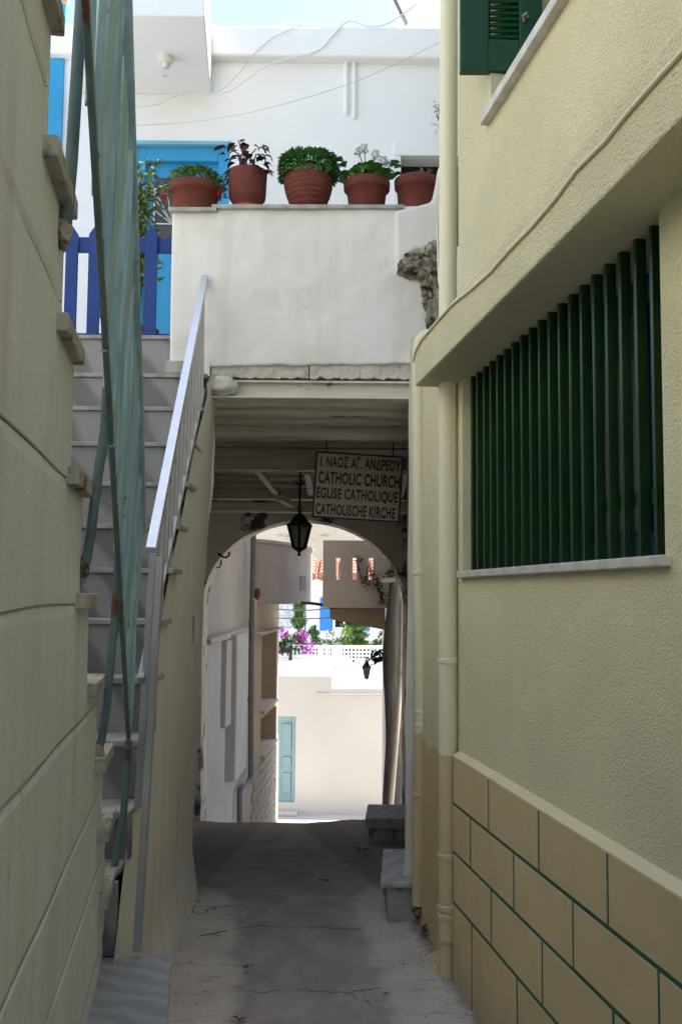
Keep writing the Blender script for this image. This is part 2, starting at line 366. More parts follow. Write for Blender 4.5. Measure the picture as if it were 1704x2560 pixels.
# alley floor: worn grey concrete track with pale dusty margins, cracks
def floor_mat():
    m, t, b = new_mat('alley_floor'); b.inputs['Roughness'].default_value = .85
    g = nd(t, 'ShaderNodeNewGeometry'); sx = nd(t, 'ShaderNodeSeparateXYZ'); t.links.new(g.outputs['Position'], sx.inputs[0])
    x, y = sx.outputs['X'], sx.outputs['Y']
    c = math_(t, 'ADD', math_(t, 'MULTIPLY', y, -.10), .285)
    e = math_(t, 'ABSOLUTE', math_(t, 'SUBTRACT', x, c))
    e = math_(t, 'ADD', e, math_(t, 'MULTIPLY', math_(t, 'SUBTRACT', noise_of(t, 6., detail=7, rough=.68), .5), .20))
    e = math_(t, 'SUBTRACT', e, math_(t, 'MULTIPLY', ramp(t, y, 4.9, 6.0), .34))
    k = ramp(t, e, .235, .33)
    dark = mixc(t, ramp(t, noise_of(t, 6., (1,.6,1)), .35, .7), (.25,.22,.195), (.34,.298,.26))
    dark = mixc(t, ramp(t, noise_of(t, 4., (.5,3,1), 5, .6, 5), .6, .72), dark, (.38,.35,.325))
    dark = mixc(t, ramp(t, noise_of(t, 22., (1,.6,1), 3, .5, 9), .71, .75), dark, (.30,.28,.265))
    pale = mixc(t, ramp(t, noise_of(t, 4.), .35, .7), (.54,.485,.405), (.45,.395,.325))
    pale = mixc(t, ramp(t, noise_of(t, 9., (.5,2,1), 5, .65, 2), .58, .70), pale, (.30,.255,.20))
    col = mixc(t, k, dark, pale)
    col = mixc(t, math_(t, 'MULTIPLY', ramp(t, noise_of(t, 55., detail=6, rough=.7), .45, .75), .38), col, (.13,.11,.095))
    col = mixc(t, math_(t, 'MULTIPLY', ramp(t, noise_of(t, 90., detail=3, off=14), .60, .72), .35), col, (.62,.58,.52))
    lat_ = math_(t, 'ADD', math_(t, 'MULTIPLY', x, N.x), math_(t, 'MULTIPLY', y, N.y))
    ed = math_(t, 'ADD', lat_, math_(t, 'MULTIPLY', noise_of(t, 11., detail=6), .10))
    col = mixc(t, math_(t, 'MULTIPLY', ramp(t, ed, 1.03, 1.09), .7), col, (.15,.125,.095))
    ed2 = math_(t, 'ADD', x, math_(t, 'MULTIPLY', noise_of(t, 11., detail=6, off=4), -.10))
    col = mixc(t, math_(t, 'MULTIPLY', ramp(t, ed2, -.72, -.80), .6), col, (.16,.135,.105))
    vo = nd(t, 'ShaderNodeTexVoronoi', feature='DISTANCE_TO_EDGE'); vo.inputs['Scale'].default_value = 1.15
    wn = noise_of(t, 2.2, detail=3)
    va = nd(t, 'ShaderNodeVectorMath', operation='ADD'); cb = nd(t, 'ShaderNodeCombineXYZ')
    for i in range(3): t.links.new(math_(t, 'MULTIPLY', wn, .9), cb.inputs[i])
    t.links.new(g.outputs['Position'], va.inputs[0]); t.links.new(cb.outputs[0], va.inputs[1]); t.links.new(va.outputs[0], vo.inputs['Vector'])
    cr = math_(t, 'MULTIPLY', ramp(t, vo.outputs['Distance'], .007, .002), ramp(t, noise_of(t, 1.1, off=7), .44, .54))
    wj = math_(t, 'ADD', y, math_(t, 'MULTIPLY', noise_of(t, 2.4, detail=5), .45))
    fj = math_(t, 'ABSOLUTE', math_(t, 'SUBTRACT', math_(t, 'FRACT', math_(t, 'MULTIPLY', wj, 1.55)), .5))
    cj = math_(t, 'MULTIPLY', ramp(t, fj, .016, .004), math_(t, 'MULTIPLY', math_(t, 'SUBTRACT', 1., k), ramp(t, noise_of(t, 3., off=17), .40, .56)))
    col = mixc(t, math_(t, 'MULTIPLY', cj, .75), col, (.07,.06,.052))
    col = mixc(t, math_(t, 'MULTIPLY', cr, .7), col, (.07,.06,.052))
    t.links.new(col, b.inputs['Base Color'])
    bump(t, b, [(noise_of(t, 35.), .45, .008), (math_(t, 'MULTIPLY', cr, -1), .8, .01), (noise_of(t, 5., (1,1.8,1)), .4, .03)])
    return m
m_floor = floor_mat()

# ================================================================== SETTING
THR = 9.6                                   # the arch at the end of the passage
Z_THR = at(700, 2056, THR).z
def floorz(y):
    return 0 if y < 5 else Z_THR * (y - 5) / (THR - 5)
def ff(u, v):
    y = -3 + 13.1 * v; x = -2.4 + 4.0 * u
    z = floorz(y) + .010 * noise.noise(Vector((x*2.2, y*2.2, 0))) + .006 * noise.noise(Vector((x*7, y*7, 3)))
    e = max(0., abs(x + .1*(y-3.5) + .15) - .42); z += .035 * min(1, e*2.2)
    if y > THR: z = Z_THR - (y-THR)*.32
    return (x, y, z)
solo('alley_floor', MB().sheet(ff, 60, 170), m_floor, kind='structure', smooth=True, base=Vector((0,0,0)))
def lf(u, v):
    y = 10.0 + 8.2 * v; x = -4 + 8*u
    z = (Z_THR - .20) + (-3.12 - Z_THR + .20) * min(1, v*1.05) ** .9
    return (x, y, z)
solo('lane', MB().sheet(lf, 8, 24), m_ground, kind='structure', base=Vector((0,10,0)))
solo('street', MB().sheet(lambda u, v: (-14+28*u, 17.6+3.72*v, -3.10), 4, 2), m_ground, kind='structure', base=Vector((0,18,-3.1)))
solo('ground', MB().sheet(lambda u, v: (-700+1400*u, -700+1400*v, -3.35), 2, 2), m_ground, kind='structure', base=Vector((0,0,-3.35)))
def hf(u, v):
    x = -160 + 320*u; y = 60 + 240*v
    z = -4 + 62*min(1, v*1.35) + 7*noise.noise(Vector((x*.02, y*.02, 1))) + 2*noise.noise(Vector((x*.07, y*.07, 1)))
    return (x, y, z)
solo('hill', MB().sheet(hf, 70, 50), m_hill, kind='structure', smooth=True, base=Vector((0,60,-4)))

# ================================================================== YELLOW HOUSE (right)
L1, LB, LU = 1.05, .895, 1.0
_a, _b = atl(1036,967,LB), atl(1704,293,LB)
def zsof(s_): return _a.z + (_b.z-_a.z)*(s_-S(_a))/(S(_b)-S(_a))
_c, _d = atl(1180,691,LB), atl(1704,49,LB)
def zband(s_): return _c.z + (_d.z-_c.z)*(s_-S(_c))/(S(_d)-S(_c))
Z_SOF = zsof(3.0); Z_BAND = zband(3.0)
S_END = sofY(4.76, L1)
house = thing('yellow_house', A(1.3, 1, 0), 'yellow roughcast stucco house with green barred window along the right of the alley', 'house')
s_w0, s_w1 = S(atl(1662, 1400, L1)), S(atl(1156, 1400, L1))
z_sill = atl(1152, 1432, 1.02).z
mb = MB()
mb.box(A, L1, 1.40, -4, S_END, -.15, z_sill)
mb.box(A, L1, 1.40, s_w1, S_END, z_sill, Z_SOF+.1)
mb.box(A, L1, 1.40, -4, s_w0, z_sill, Z_SOF+.25)
part('wall', mb, m_yel, house)
s_bend = S(atl(1036, 967, LB))
part('overhang_band', MB().hexa([A(LB,-1,zsof(-1)), A(1.40,-1,zsof(-1)), A(1.40,s_bend,zsof(s_bend)), A(LB,s_bend,zsof(s_bend)),
                                 A(LB,-1,zband(-1)), A(1.40,-1,zband(-1)), A(1.40,s_bend,zband(s_bend)), A(LB,s_bend,zband(s_bend))]), m_yel_up, house, bevel=.008)
s_up = S(atl(1145, 600, LU))
s_o0, s_o1 = 1.4, S(atl(1226, 230, LU))
z_us = atl(1224, 236, .94).z
mb = MB()
mb.box(A, LU, 1.40, -4, s_up, Z_BAND-.12, z_us)
mb.box(A, LU, 1.40, s_o1, s_up, z_us, 6.6)
mb.box(A, LU, 1.40, -4, s_o0, z_us, 6.6)
mb.box(A, LU, 1.40, s_o0, s_o1, 4.6, 6.6)
part('upper_wall', mb, m_yel_up, house)
# house body behind the wall, plus unseen tall wing added to shade terrace and stairs
mb = MB().box(ID, 1.25, 6.0, 3.2, 9.2, -.1, 9.4); mb.box(A, 1.42, 5, -4, 3.0, -.1, 6.6)
part('unseen_shade_wing', mb, m_yel_up, house)
# upper window
uw = part('upper_window', MB().box(A, 1.30, 1.36, s_o0, s_o1, z_us, 4.6), m_glass, house)
part('sill', MB().box(A, .968, 1.05, s_o0-.1, s_o1+.03, z_us-.002, z_us+.034), m_sill, uw, bevel=.004)
ysh = s_o1*D.y + N.y*LU + .02
xs0, xs1 = at(1147, 100, ysh).x, at(1350, 100, ysh).x
zs0 = at(1150, 189, ysh).z
sh = part('shutter', MB().box(ID, xs0, xs0+.10, ysh-.035, ysh, zs0, zs0+1.25).box(ID, xs1-.08, xs1, ysh-.035, ysh, zs0, zs0+1.25)
          .box(ID, xs0+.10, xs1-.08, ysh-.034, ysh-.001, zs0, zs0+.115).box(ID, xs0+.10, xs1-.08, ysh-.034, ysh-.001, zs0+1.13, zs0+1.25)
          .box(ID, xs0+.10, xs1-.08, ysh-.010, ysh-.004, zs0+.11, zs0+1.14), m_green_sh, uw, bevel=.003)
fr = lambda x, y, z: Vector((x, ysh-.017, 0)) + Vector((0, y, z))
for i in range(46):
    z = zs0 + .125 + i*.0218
    part('slat', MB().hexa([fr(xs0+.1,-.012,z), fr(xs1-.08,-.012,z), fr(xs1-.08,-.006,z-.003), fr(xs0+.1,-.006,z-.003),
                            fr(xs0+.1,.004,z+.024), fr(xs1-.08,.004,z+.024), fr(xs1-.08,.008,z+.021), fr(xs0+.1,.008,z+.021)]), m_green_sh, uw)
part('latch', MB().tube([at(1310,52,ysh-.04), at(1306,40,ysh-.055), at(1314,34,ysh-.05), at(1318,44,ysh-.04)], .006, 8), m_alu2, uw)

# barred window
win = part('window', MB().box(A, 1.245, 1.265, s_w0, s_w1, z_sill, Z_SOF+.12), m_glass, house)
for j in range(1, 5):
    s = s_w0 + (s_w1-s_w0)*j/4
    part('frame', MB().box(A, 1.205, 1.25, max(s-.03, s_w0), min(s+.03, s_w1), z_sill+.012, Z_SOF), m_blueframe, win, bevel=.003)
part('frame', MB().box(A, 1.206, 1.249, s_w0, s_w1, z_sill+.012, z_sill+.085), m_blueframe, win, bevel=.003)
part('frame', MB().box(A, 1.206, 1.249, s_w0, s_w1, Z_SOF-.08, Z_SOF), m_blueframe, win, bevel=.003)
for j in range(4):
    a = s_w0 + (s_w1-s_w0)*j/4
    part('curtain', MB().sheet(lambda u, v, a=a: A(1.215 + .008*math.sin(u*40), a+.05+u*((s_w1-s_w0)/4-.1), z_sill+.09+v*.62), 24, 1), m_curtain, win)
bar_px = [x*.449+1000 for x in (387,417,455,492,530,573,618,666,715,767,822,880,942,1006,1076,1149,1229,1316,1408)]
for i, px in enumerate(bar_px):
    s = S(atl(px+4, 1300, 1.075))
    part('bar', MB().box(A, 1.075, 1.103, s-.008, s+.008, z_sill+.012, zsof(s)+.01 if zsof(s)+.01 < Z_SOF+.3 else Z_SOF), m_green, win, bevel=.0015)
for z in (z_sill+.16, Z_SOF-.13):
    part('crossbar', MB().box(A, 1.1035, 1.112, s_w0+.002, s_w1-.002, z-.02, z+.02), m_green_sh, win, bevel=.001)
smid = s_w1 - .50
for a, b in ((s_w0-.025, smid-.001), (smid+.001, s_w1+.012)):
    part('sill', MB().box(A, 1.026, 1.14, a, b, z_sill-.018, z_sill+.008), m_sill, win, bevel=.004)

# plinth of painted panels
LP = 1.022
s_c = S(atl(1131, 2000, LP))
zr = [atl(1131, y, LP).z for y in (1889, 2008, 2128, 2254)] + [-.1]
pl = part('plinth', MB().box(A, LP+.0012, L1+.01, -1.2, s_c-.001, -.15, zr[0]-.001), m_joint, house, label='green painted joint lines between the tan plinth panels')
part('ledge', MB().hexa([A(LP-.001,-1.2,zr[0]-.004), A(L1+.005,-1.2,zr[0]-.004), A(L1+.005,s_c,zr[0]-.004), A(LP-.001,s_c,zr[0]-.004),
                         A(LP-.001,-1.2,zr[0]+.002), A(L1+.005,-1.2,zr[0]+.022), A(L1+.005,s_c,zr[0]+.022), A(LP-.001,s_c,zr[0]+.002)]), m_ledge, pl)
rows = [(1131, 1220, 1344.8, 1515.6), (1174.8, 1282.4, 1427.9, 1638), (1131, 1226, 1350.8, 1524.8), (1177.6, 1288.4)]
for r, js in enumerate(rows):
    ss = [S(atl(x, 2100, LP)) for x in js]
    if r % 2: ss = [s_c + .012] + ss
    while ss[-1] > -.9: ss.append(ss[-1] - .49)
    for a, b in zip(ss[:-1], ss[1:]):
        h1 = .0065 if r else .003
        g = .0075 * random.uniform(.7, 1.25)
        part('panel', MB().box(A, LP, L1, b + g, min(a - g, s_c), zr[r+1] + .0065*random.uniform(.8, 1.2), zr[r] - h1), m_tan, pl, bevel=.0012)

# cable along the band
pts = []
for px, py in ((1032,905),(1037,880),(1052,850),(1095,800),(1130,760),(1178,722),(1225,680),(1275,622),(1330,565),(1385,500),(1440,425),(1510,355),(1570,280),(1640,200),(1704,130),(1800,20)):
    p = atl(px, py, LB-.004); pts.append(p)
solo('cable', MB().tube(pts, .0055, 8), m_ypipe, 'thin yellow painted cable clipped along the stucco overhang above the barred window', 'cable', smooth=True)
pts = [atl(px, py, 1.0) for px, py in ((1092,560),(1094,640),(1096,700),(1101,735),(1109,755),(1118,768))]
solo('cable', MB().tube(pts, .004, 8), m_wirew, 'short white cable hooking behind the drainpipe beside the broken rock', 'cable', smooth=True)

# drainpipes
Yp = 4.0; rp = .0375
xp = at(1118, 1200, Yp).x
dp = thing('drainpipe', (xp, Yp, .1), 'thick yellow drainpipe running full height beside the barred window and plinth', 'drainpipe')
m_p1 = pipe_two_tone('pipe_paint_front', at(1118, 1884, Yp).z); m_p2 = pipe_two_tone('pipe_paint_rear', at(1045, 1832, 4.62).z)
zb = at(1118, 2350, Yp).z
xt = at(1122, 0, Yp).x
part('pipe', MB().tube([(xp, Yp, zb), (xp, Yp, 2.3), (xt, Yp, 4.2), (xt+.005, Yp, 6.4)], rp, 20), m_p1, dp, smooth=True)
part('shoe', MB().lathe((xp, Yp+.01, zb-.16), [(.03,0),(.036,.08),(.034,.17)], 16), m_p1, dp, smooth=True)
for py in (1652, 2140, 2268, 2290):
    z = at(1118, py, Yp).z
    part('collar', MB().lathe((xp, Yp, z-.011), [(rp+.001,0),(rp+.0045,.003),(rp+.0045,.019),(rp+.001,.022)], 20).box(A, LAT(Vector((xp,Yp,0)))+.02, L1-.001, S(Vector((xp,Yp,0)))-.006, S(Vector((xp,Yp,0)))+.006, z-.009, z+.009), m_p1, dp, smooth=False)
Y2 = 4.62
dp = thing('drainpipe', (at(1045,2200,Y2).x, Y2, .1), 'thinner rear yellow drainpipe with rounded top, next to the passage entrance', 'drainpipe')
path = [at(px, py, Y2) for px, py in ((1046,2262),(1050,2000),(1054,1800),(1052,1600),(1047,1400),(1046,1100),(1046,960),(1047,870))]
top = path[-1]
path += [top + Vector((.006,0,.03)), top + Vector((.024,.0,.052)), top + Vector((.055,0,.062))]
part('pipe', MB().tube(path, .032, 18), m_p2, dp, smooth=True)
for px, py in ((1055,1780),(1055,1812),(1049,1985),(1047,1432)):
    p = at(px, py, Y2)
    part('collar', MB().lathe(p - Vector((0,0,.011)), [(.0325,0),(.0365,.003),(.0365,.019),(.0325,.022)], 18).box(ID, p.x+.0, p.x+.055, p.y-.006, p.y+.006, p.z-.009, p.z+.009), m_p2, dp)

# ================================================================== COVERED PASSAGE AND TERRACE
YF = 5.05
pas = thing('covered_passage', (-.2, 6.5, -.2), 'whitewashed terrace parapet and covered passage with beamed ceiling and round arch', 'passage')
p00, p10 = at(425, 916, YF), at(1112, 908, YF); p01, p11 = at(431, 524, YF), at(1112, 515, YF)
par = part('parapet', MB().slab(p00, p10, p11, p01, (0, .22, 0), 110, 60, .010, 2.6, 0., .008), m_parapet, pas, smooth=False)
for f in par.data.polygons: f.use_smooth = abs(f.normal.y) > .6
def coping(pa, pb, y0):
    a, b = at(pa[0], pa[1], y0), at(pb[0], pb[1], y0)
    return MB().hexa([a, b, b+Vector((0,.30,0)), a+Vector((0,.30,0)), a+Vector((0,0,.022)), b+Vector((0,0,.022)), b+Vector((0,.30,.022)), a+Vector((0,.30,.022))])
part('coping_slab', coping((420,527),(541,527), YF-.03), m_tread, par, bevel=.004)
part('coping_slab', coping((529,520),(1010,521), YF-.026), m_tread, par, bevel=.004)
Z_COP = at(780, 512, YF).z
part('stair_end', MB().slab(at(425,940,YF), at(524,940,YF), at(524,900,YF), at(425,900,YF), (0,.2,0), 8, 4, .006, 3), m_parapet, par)
part('base_stone', MB().box(ID, at(416,920,YF).x, at(462,920,YF).x, YF-.045, YF+.1, at(430,938,YF).z, at(430,906,YF).z), m_tread, par, bevel=.005)
# white plaster hump and broken rock at the right end
def lump(c, rad, mbx, seed, amp=.4, n=28, m=18, flatten=(1,1,1)):
    c = Vector(c)
    def fn(u, v):
        th = 2*math.pi*u; ph = math.pi*v
        d = Vector((math.sin(ph)*math.cos(th), math.sin(ph)*math.sin(th), math.cos(ph)))
        q = d*1.6 + Vector((seed, seed*2, seed*.5)); lay = d.z*4
        r = 1 + amp*(noise.noise(q) + .6*noise.noise(q*2.2) + .45*noise.noise(Vector((d.x*2.5, d.y*2.5, lay*2.2+seed))) + .25*noise.noise(q*5))
        return c + Vector((d.x*rad[0], d.y*rad[1], d.z*rad[2])) * r
    return mbx.sheet(fn, n, m)
h0 = [at(px, py, YF) for px, py in ((986,530),(1045,517),(1078,508),(1088,460),(1094,420),(1112,405),(1112,650),(1075,632),(1040,628),(1012,650),(988,690))]
part('plaster_hump', MB().prism([p + Vector((0,-.03,0)) for p in h0], (0,.24,0)), m_white, par, bevel=.02)
rk = MB()
lump(at(1052,668,YF), (.115,.10,.075), rk, 1.3); lump(at(1085,655,YF), (.10,.11,.08), rk, 5.1)
part('broken_rock', rk, m_rock, par, label='jagged grey rock showing through the broken plaster')
rk = MB(); lump(at(1075,735,YF), (.055,.07,.10), rk, 3.3, .5); lump(at(1088,800,YF), (.05,.06,.12), rk, 8.3, .5)
part('broken_rock', rk, m_rock, par, label='crumbling stone running down under the rock')
# broken plaster lip, beam seat, front steel beam
zl0, zl1 = at(700, 942, YF).z, at(700, 904, YF).z
def lipseg(xa, xb, seed):
    return MB().slab(Vector((xa,YF+.022,zl0)), Vector((xb,YF+.022,zl0)), Vector((xb,YF+.014,zl1)), Vector((xa,YF+.014,zl1)), (0,.18,0), 60, 8, .014, 9, seed, .012)
xl = [at(px, 930, YF).x for px in (526, 772, 1040)]
part('plaster_lip', lipseg(xl[0], xl[1]-.003, 1), m_lip, pas); part('plaster_lip', lipseg(xl[1]+.003, xl[2], 4), m_lip, pas)
zb0, zb1 = at(780, 996, YF).z, at(780, 951, YF).z
xb0, xb1 = at(520, 970, YF).x, at(1040, 970, YF).x
def ibeam(name, y, z0, z1, x0, x1, m, par_=pas, fl=.055):
    return part(name, MB().box(ID, x0, x1, y-fl, y+fl, z0, z0+.010).box(ID, x0, x1, y-fl*.8, y+fl*.8, z1-.010, z1).box(ID, x0, x1, y-.008, y+.008, z0+.010, z1-.010), m, par_, bevel=.002)
ibeam('steel_beam', YF+.05, zb0, zb1, xb0, xb1, m_steel)
rk = MB(); lump(at(553,968,YF+.02), (.085,.07,.055), rk, 2.2, .22)
part('beam_seat', rk, m_lip, pas, smooth=True)
# ceiling beams across the passage
XL, XR = lambda y: -.66 - (y-5.1)*.155, lambda y: .30 + (y-4.76)*.066
def rough_beam(y, py, h, d, seed):
    z0 = at(780, py, y).z
    x0, x1 = XL(y)-.12, XR(y)+.12
    def fn(u, v):
        x = x0 + (x1-x0)*u; a = 2*math.pi*v
        cy, cz = math.cos(a), math.sin(a)
        k = max(abs(cy), abs(cz)); cy, cz = cy/k**.75, cz/k**.75
        n1 = .012*noise.noise(Vector((x*2.5, cy+seed, cz))) + .006*noise.noise(Vector((x*8, cy*2+seed, cz*2)))
        return (x, y + cy*(d/2+n1), z0 + h/2 + cz*(h/2+n1) + .012*noise.noise(Vector((x*1.3, seed, 0))))
    return MB().sheet(fn, 30, 20)
for y, py, h, d, sd_ in ((5.28,1019,.10,.12,1), (5.50,1043,.10,.13,2), (5.74,1063,.09,.13,3), (6.0,1101,.13,.15,4)):
    part('ceiling_beam', rough_beam(y, py, h, d, sd_), m_ceil, pas, smooth=True)
Z_CEIL = 2.62
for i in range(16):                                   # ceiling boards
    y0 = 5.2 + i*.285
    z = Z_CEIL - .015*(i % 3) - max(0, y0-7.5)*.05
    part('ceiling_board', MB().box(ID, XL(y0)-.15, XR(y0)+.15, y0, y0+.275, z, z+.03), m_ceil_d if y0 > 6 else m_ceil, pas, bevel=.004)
for y, py, hh in ((7.35, 1178, .10), (8.75, 1250, .09)):
    z0 = at(780, py, y).z
    ibeam('steel_beam', y, z0, z0+hh, XL(y)-.1, XR(y)+.1, m_steel)
z0 = at(780, 1282, 9.3).z
part('ceiling_beam', MB().box(ID, XL(9.3)-.1, XR(9.3)+.1, 9.24, 9.36, z0, z0+.09), m_ceil, pas, bevel=.008)
for (a, b) in (((640,1170),(690,1232)), ((700,1245),(728,1262)), ((768,1180),(778,1235)), ((1012,1180),(1000,1240))):
    p, q = at(a[0], a[1], 7.4), at(b[0], b[1], 8.7)
    part('brace', MB().beam(p, q, .05, .04), m_steel, pas, bevel=.002)
# roof of the passage = terrace floor
part('terrace_floor', MB().box(ID, -3.4, 1.24, 5.26, 8.0, 2.70, 2.86), m_tread, pas)
# side walls of the passage
yc = 5.16
pl0 = at(491, 2208, yc); 
lw = MB().slab(Vector((XL(5.2)-.10,yc+.02,-.1)), Vector((XL(THR)-.05,THR,-1.0)), Vector((XL(THR)-.05,THR,2.70)), Vector((XL(5.2)+.02,yc+.02,2.52)), (-.5,-.05,0), 40, 30, .02, 1.8)
part('side_wall', lw, m_passage, pas, smooth=False)
rw = MB().slab(Vector((XR(THR)+.02,THR,-1.0)), Vector((at(1008,2200,4.76).x,4.76,-.1)), Vector((at(1026,1300,4.76).x,4.76,2.75)), Vector((XR(THR)+.02,THR,2.75)), (.45,.05,0), 40, 30, .012, 1.8, 3.)
part('side_wall', rw, m_passage, pas, smooth=False)
# arched end wall
ax, ay = 759, 1518
def archpt(k, n=36):
    a = math.pi * k / n; return (ax + 254*math.cos(a), ay - 217*math.sin(a))
jambR, jambL = at(1013, 1518, THR), at(505, 1518, THR)
inner = [at(1006, 2100, THR)] + [at(*archpt(k), THR) for k in range(37)] + [at(500, 2100, THR)]
outer = []
for p in inner:
    pass
mbw = MB(); yoff = Vector((0,.42,0))
zt = 2.75; xo0, xo1 = XL(THR)-.4, XR(THR)+.45
n = len(inner); mid = n//2
for i in range(n-1):
    p, q = inner[i], inner[i+1]
    def out(p):
        dx = p.x - at(ax, ay, THR).x; 
        if p.z < at(ax, ay, THR).z + .02: return Vector((xo1 if dx > 0 else xo0, p.y, p.z))
        c = at(ax, ay, THR); d = (p - c); tx = ((xo1 if d.x > 0 else xo0) - c.x)/d.x if abs(d.x) > 1e-6 else 1e9; tz = (zt - c.z)/d.z
        return c + d*min(tx, tz)
    P, Q = out(p), out(q)
    b = len(mbw.v); mbw.v += [p, q, Q, P, p+yoff, q+yoff, Q+yoff, P+yoff]
    mbw.f += [(b,b+1,b+2,b+3), (b+7,b+6,b+5,b+4), (b,b+4,b+5,b+1)]
    if min(abs(P.x-xo0), abs(P.x-xo1)) < 1e-3 and abs(Q.z - zt) < 1e-3 or min(abs(Q.x-xo0), abs(Q.x-xo1)) < 1e-3 and abs(P.z - zt) < 1e-3:
        X = Vector((xo1 if p.x > at(ax,ay,THR).x else xo0, THR, zt)); b2 = len(mbw.v); mbw.v += [P, Q, X]; mbw.f.append((b2, b2+1, b2+2))
aw = part('arch_wall', mbw, m_arch, pas)
part('hook', MB().tube([at(px,py,9.5) for px,py in ((545,1383),(556,1392),(566,1394),(573,1388),(573,1380))], .010, 8), m_iron, pas, smooth=True)
part('hook', MB().tube([at(px,py,9.5) for px,py in ((540,1420),(549,1418),(553,1408),(552,1400))], .007, 8), m_iron, pas, smooth=True)

# ------------------------------------------------------------------ terrace house behind
YH = 8.0
hs = thing('terrace_house', (-.5, YH+1, 2.86), 'white flat-roofed house behind the flowerpots with turquoise door', 'house')
xd0, xd1 = at(330, 500, YH).x, at(573, 500, YH).x
zd = at(450, 362, YH).z
xw0 = at(992, 400, YH).x; zw1 = at(1040, 396, YH).z; zw0 = zw1-.75
ztop = at(750, 120, YH).z
xe0, xe1 = -3.4, 1.24
mb = MB()
mb.box(ID, xe0, xd0, YH, YH+.3, 2.6, ztop).box(ID, xd0, xd1, YH, YH+.3, zd, ztop).box(ID, xd1, xw0, YH, YH+.3, 2.6, ztop)
mb.box(ID, xw0, xe1, YH, YH+.3, zw1, ztop).box(ID, xw0, xe1, YH, YH+.3, 2.6, zw0)
part('wall', mb, m_white2, hs)
part('rear_body', MB().box(ID, xe0, xe1, YH+.9, YH+4, 2.6, ztop), m_white2, hs)
r0, r1 = at(500, 132, YH-.12), at(500, 60, YH-.12); r2 = at(1100, 69, YH-.12)
part('roof_slab', MB().hexa([Vector((xe0,YH-.12,r0.z)), Vector((xe1,YH-.12,r0.z-.03)), Vector((xe1,YH+4,r0.z-.03)), Vector((xe0,YH+4,r0.z)),
                             Vector((xe0,YH-.12,r1.z)), Vector((xe1,YH-.12,r2.z)), Vector((xe1,YH+4,r2.z)), Vector((xe0,YH+4,r1.z))]), m_white2, hs, bevel=.02)
# balcony with lamp
zb = at(520, 236, YH).z
yb = 6.92
part('balcony_slab', MB().hexa([at(200,38,yb), at(512,40,yb), Vector((at(528,236,YH).x,YH,zb)), Vector((at(200,236,YH).x,YH,zb)),
                                at(200,38,yb)+Vector((0,0,.5)), at(512,40,yb)+Vector((0,0,.5)), Vector((at(528,236,YH).x,YH,zb+.5)), Vector((at(200,236,YH).x,YH,zb+.5))]), m_white2, hs, bevel=.012)
lc = at(415, 153, 7.45); zc = at(415,38,yb).z + (zb - at(415,38,yb).z)*(7.45-yb)/(YH-yb)
lc.z = zc
lamp = thing('ceiling_lamp', lc, 'small white porcelain lamp holder with bare bulb under the balcony', 'lamp')
part('base', MB().lathe(lc - Vector((0,0,.062)), [(.03,0),(.048,.004),(.052,.02),(.052,.066)], 24), m_porc, lamp, smooth=False)
part('socket', MB().lathe(lc - Vector((0,0,.095)), [(.022,0),(.026,.01),(.028,.036)], 20), m_porc, lamp, smooth=True)
part('bulb', MB().lathe(lc - Vector((0,0,.165)), [(.002,0),(.016,.006),(.026,.024),(.027,.038),(.018,.058),(.014,.072)], 20), m_bulb, lamp, smooth=True)
# turquoise door
dr = part('door', MB().box(ID, xd0+.1, xd1-.1, YH+.11, YH+.15, 2.86, zd-.12), m_sky_blue, hs)
part('frame', MB().box(ID, xd0, xd0+.1, YH+.04, YH+.16, 2.86, zd-.001).box(ID, xd1-.1, xd1, YH+.04, YH+.16, 2.86, zd-.001).box(ID, xd0+.1, xd1-.1, YH+.04, YH+.16, zd-.12, zd-.001), m_sky_blue, dr, bevel=.006)
part('lintel', MB().box(ID, xd0-.02, xd1+.01, YH-.015, YH+.05, zd-.001, zd+.03), mat('pale_turquoise_reveal', (.22,.50,.66), None, 4), dr, bevel=.004)
zp1, zp0 = at(370, 432, YH).z, at(370, 585, YH).z
xg0, xg1 = at(380, 500, YH).x, at(520, 500, YH).x
for xa, xb in ((xg0, (xg0+xg1)/2-.03), ((xg0+xg1)/2+.03, xg1)):
    part('pane', MB().box(ID, xa, xb, YH+.100, YH+.109, zp0, zp1), m_curtain, dr)
for z0_, z1_ in ((3.0, 3.3), (3.38, zp0-.12), (zp0-.06, zp0-.02)):
    part('panel', MB().box(ID, xd0+.18, xd1-.18, YH+.095, YH+.109, z0_, z1_), m_sky_blue, dr, bevel=.008)
gc = at(430, 560, YH+.09)
for k in range(9):
    a = R(100 + k*20)
    q = gc + Vector((math.cos(a)*.30, -.0, math.sin(a)*-.02)) 
    tipx = gc.x + .30*math.cos(a); tipz = gc.z + .34*abs(math.sin(a))
    if tipx < xg0: tipx = xg0 + .004
    part('grille_bar', MB().tube([gc, (tipx, YH+.085, tipz)], .006, 6), m_lat, dr)
arc = [Vector((max(gc.x + .30*math.cos(R(90+k*10)), xg0+.004), YH+.085, gc.z + .34*math.sin(R(90+k*10)))) for k in range(10)]
part('grille_bar', MB().tube(arc, .006, 6), m_lat, dr)
# second turquoise shutter at far left
xa, xb = at(120, 100, YH-.02).x, at(163, 100, YH-.02).x
part('side_shutter', MB().box(ID, xa-.2, xb, YH-.035, YH-.001, at(150,420,YH).z, at(150,17,YH).z), m_sky_blue, hs, bevel=.006)
part('side_lintel', MB().box(ID, xa-.25, xb+.02, YH-.06, YH-.001, at(150,16,YH).z, at(150,-12,YH).z), m_brown, hs)
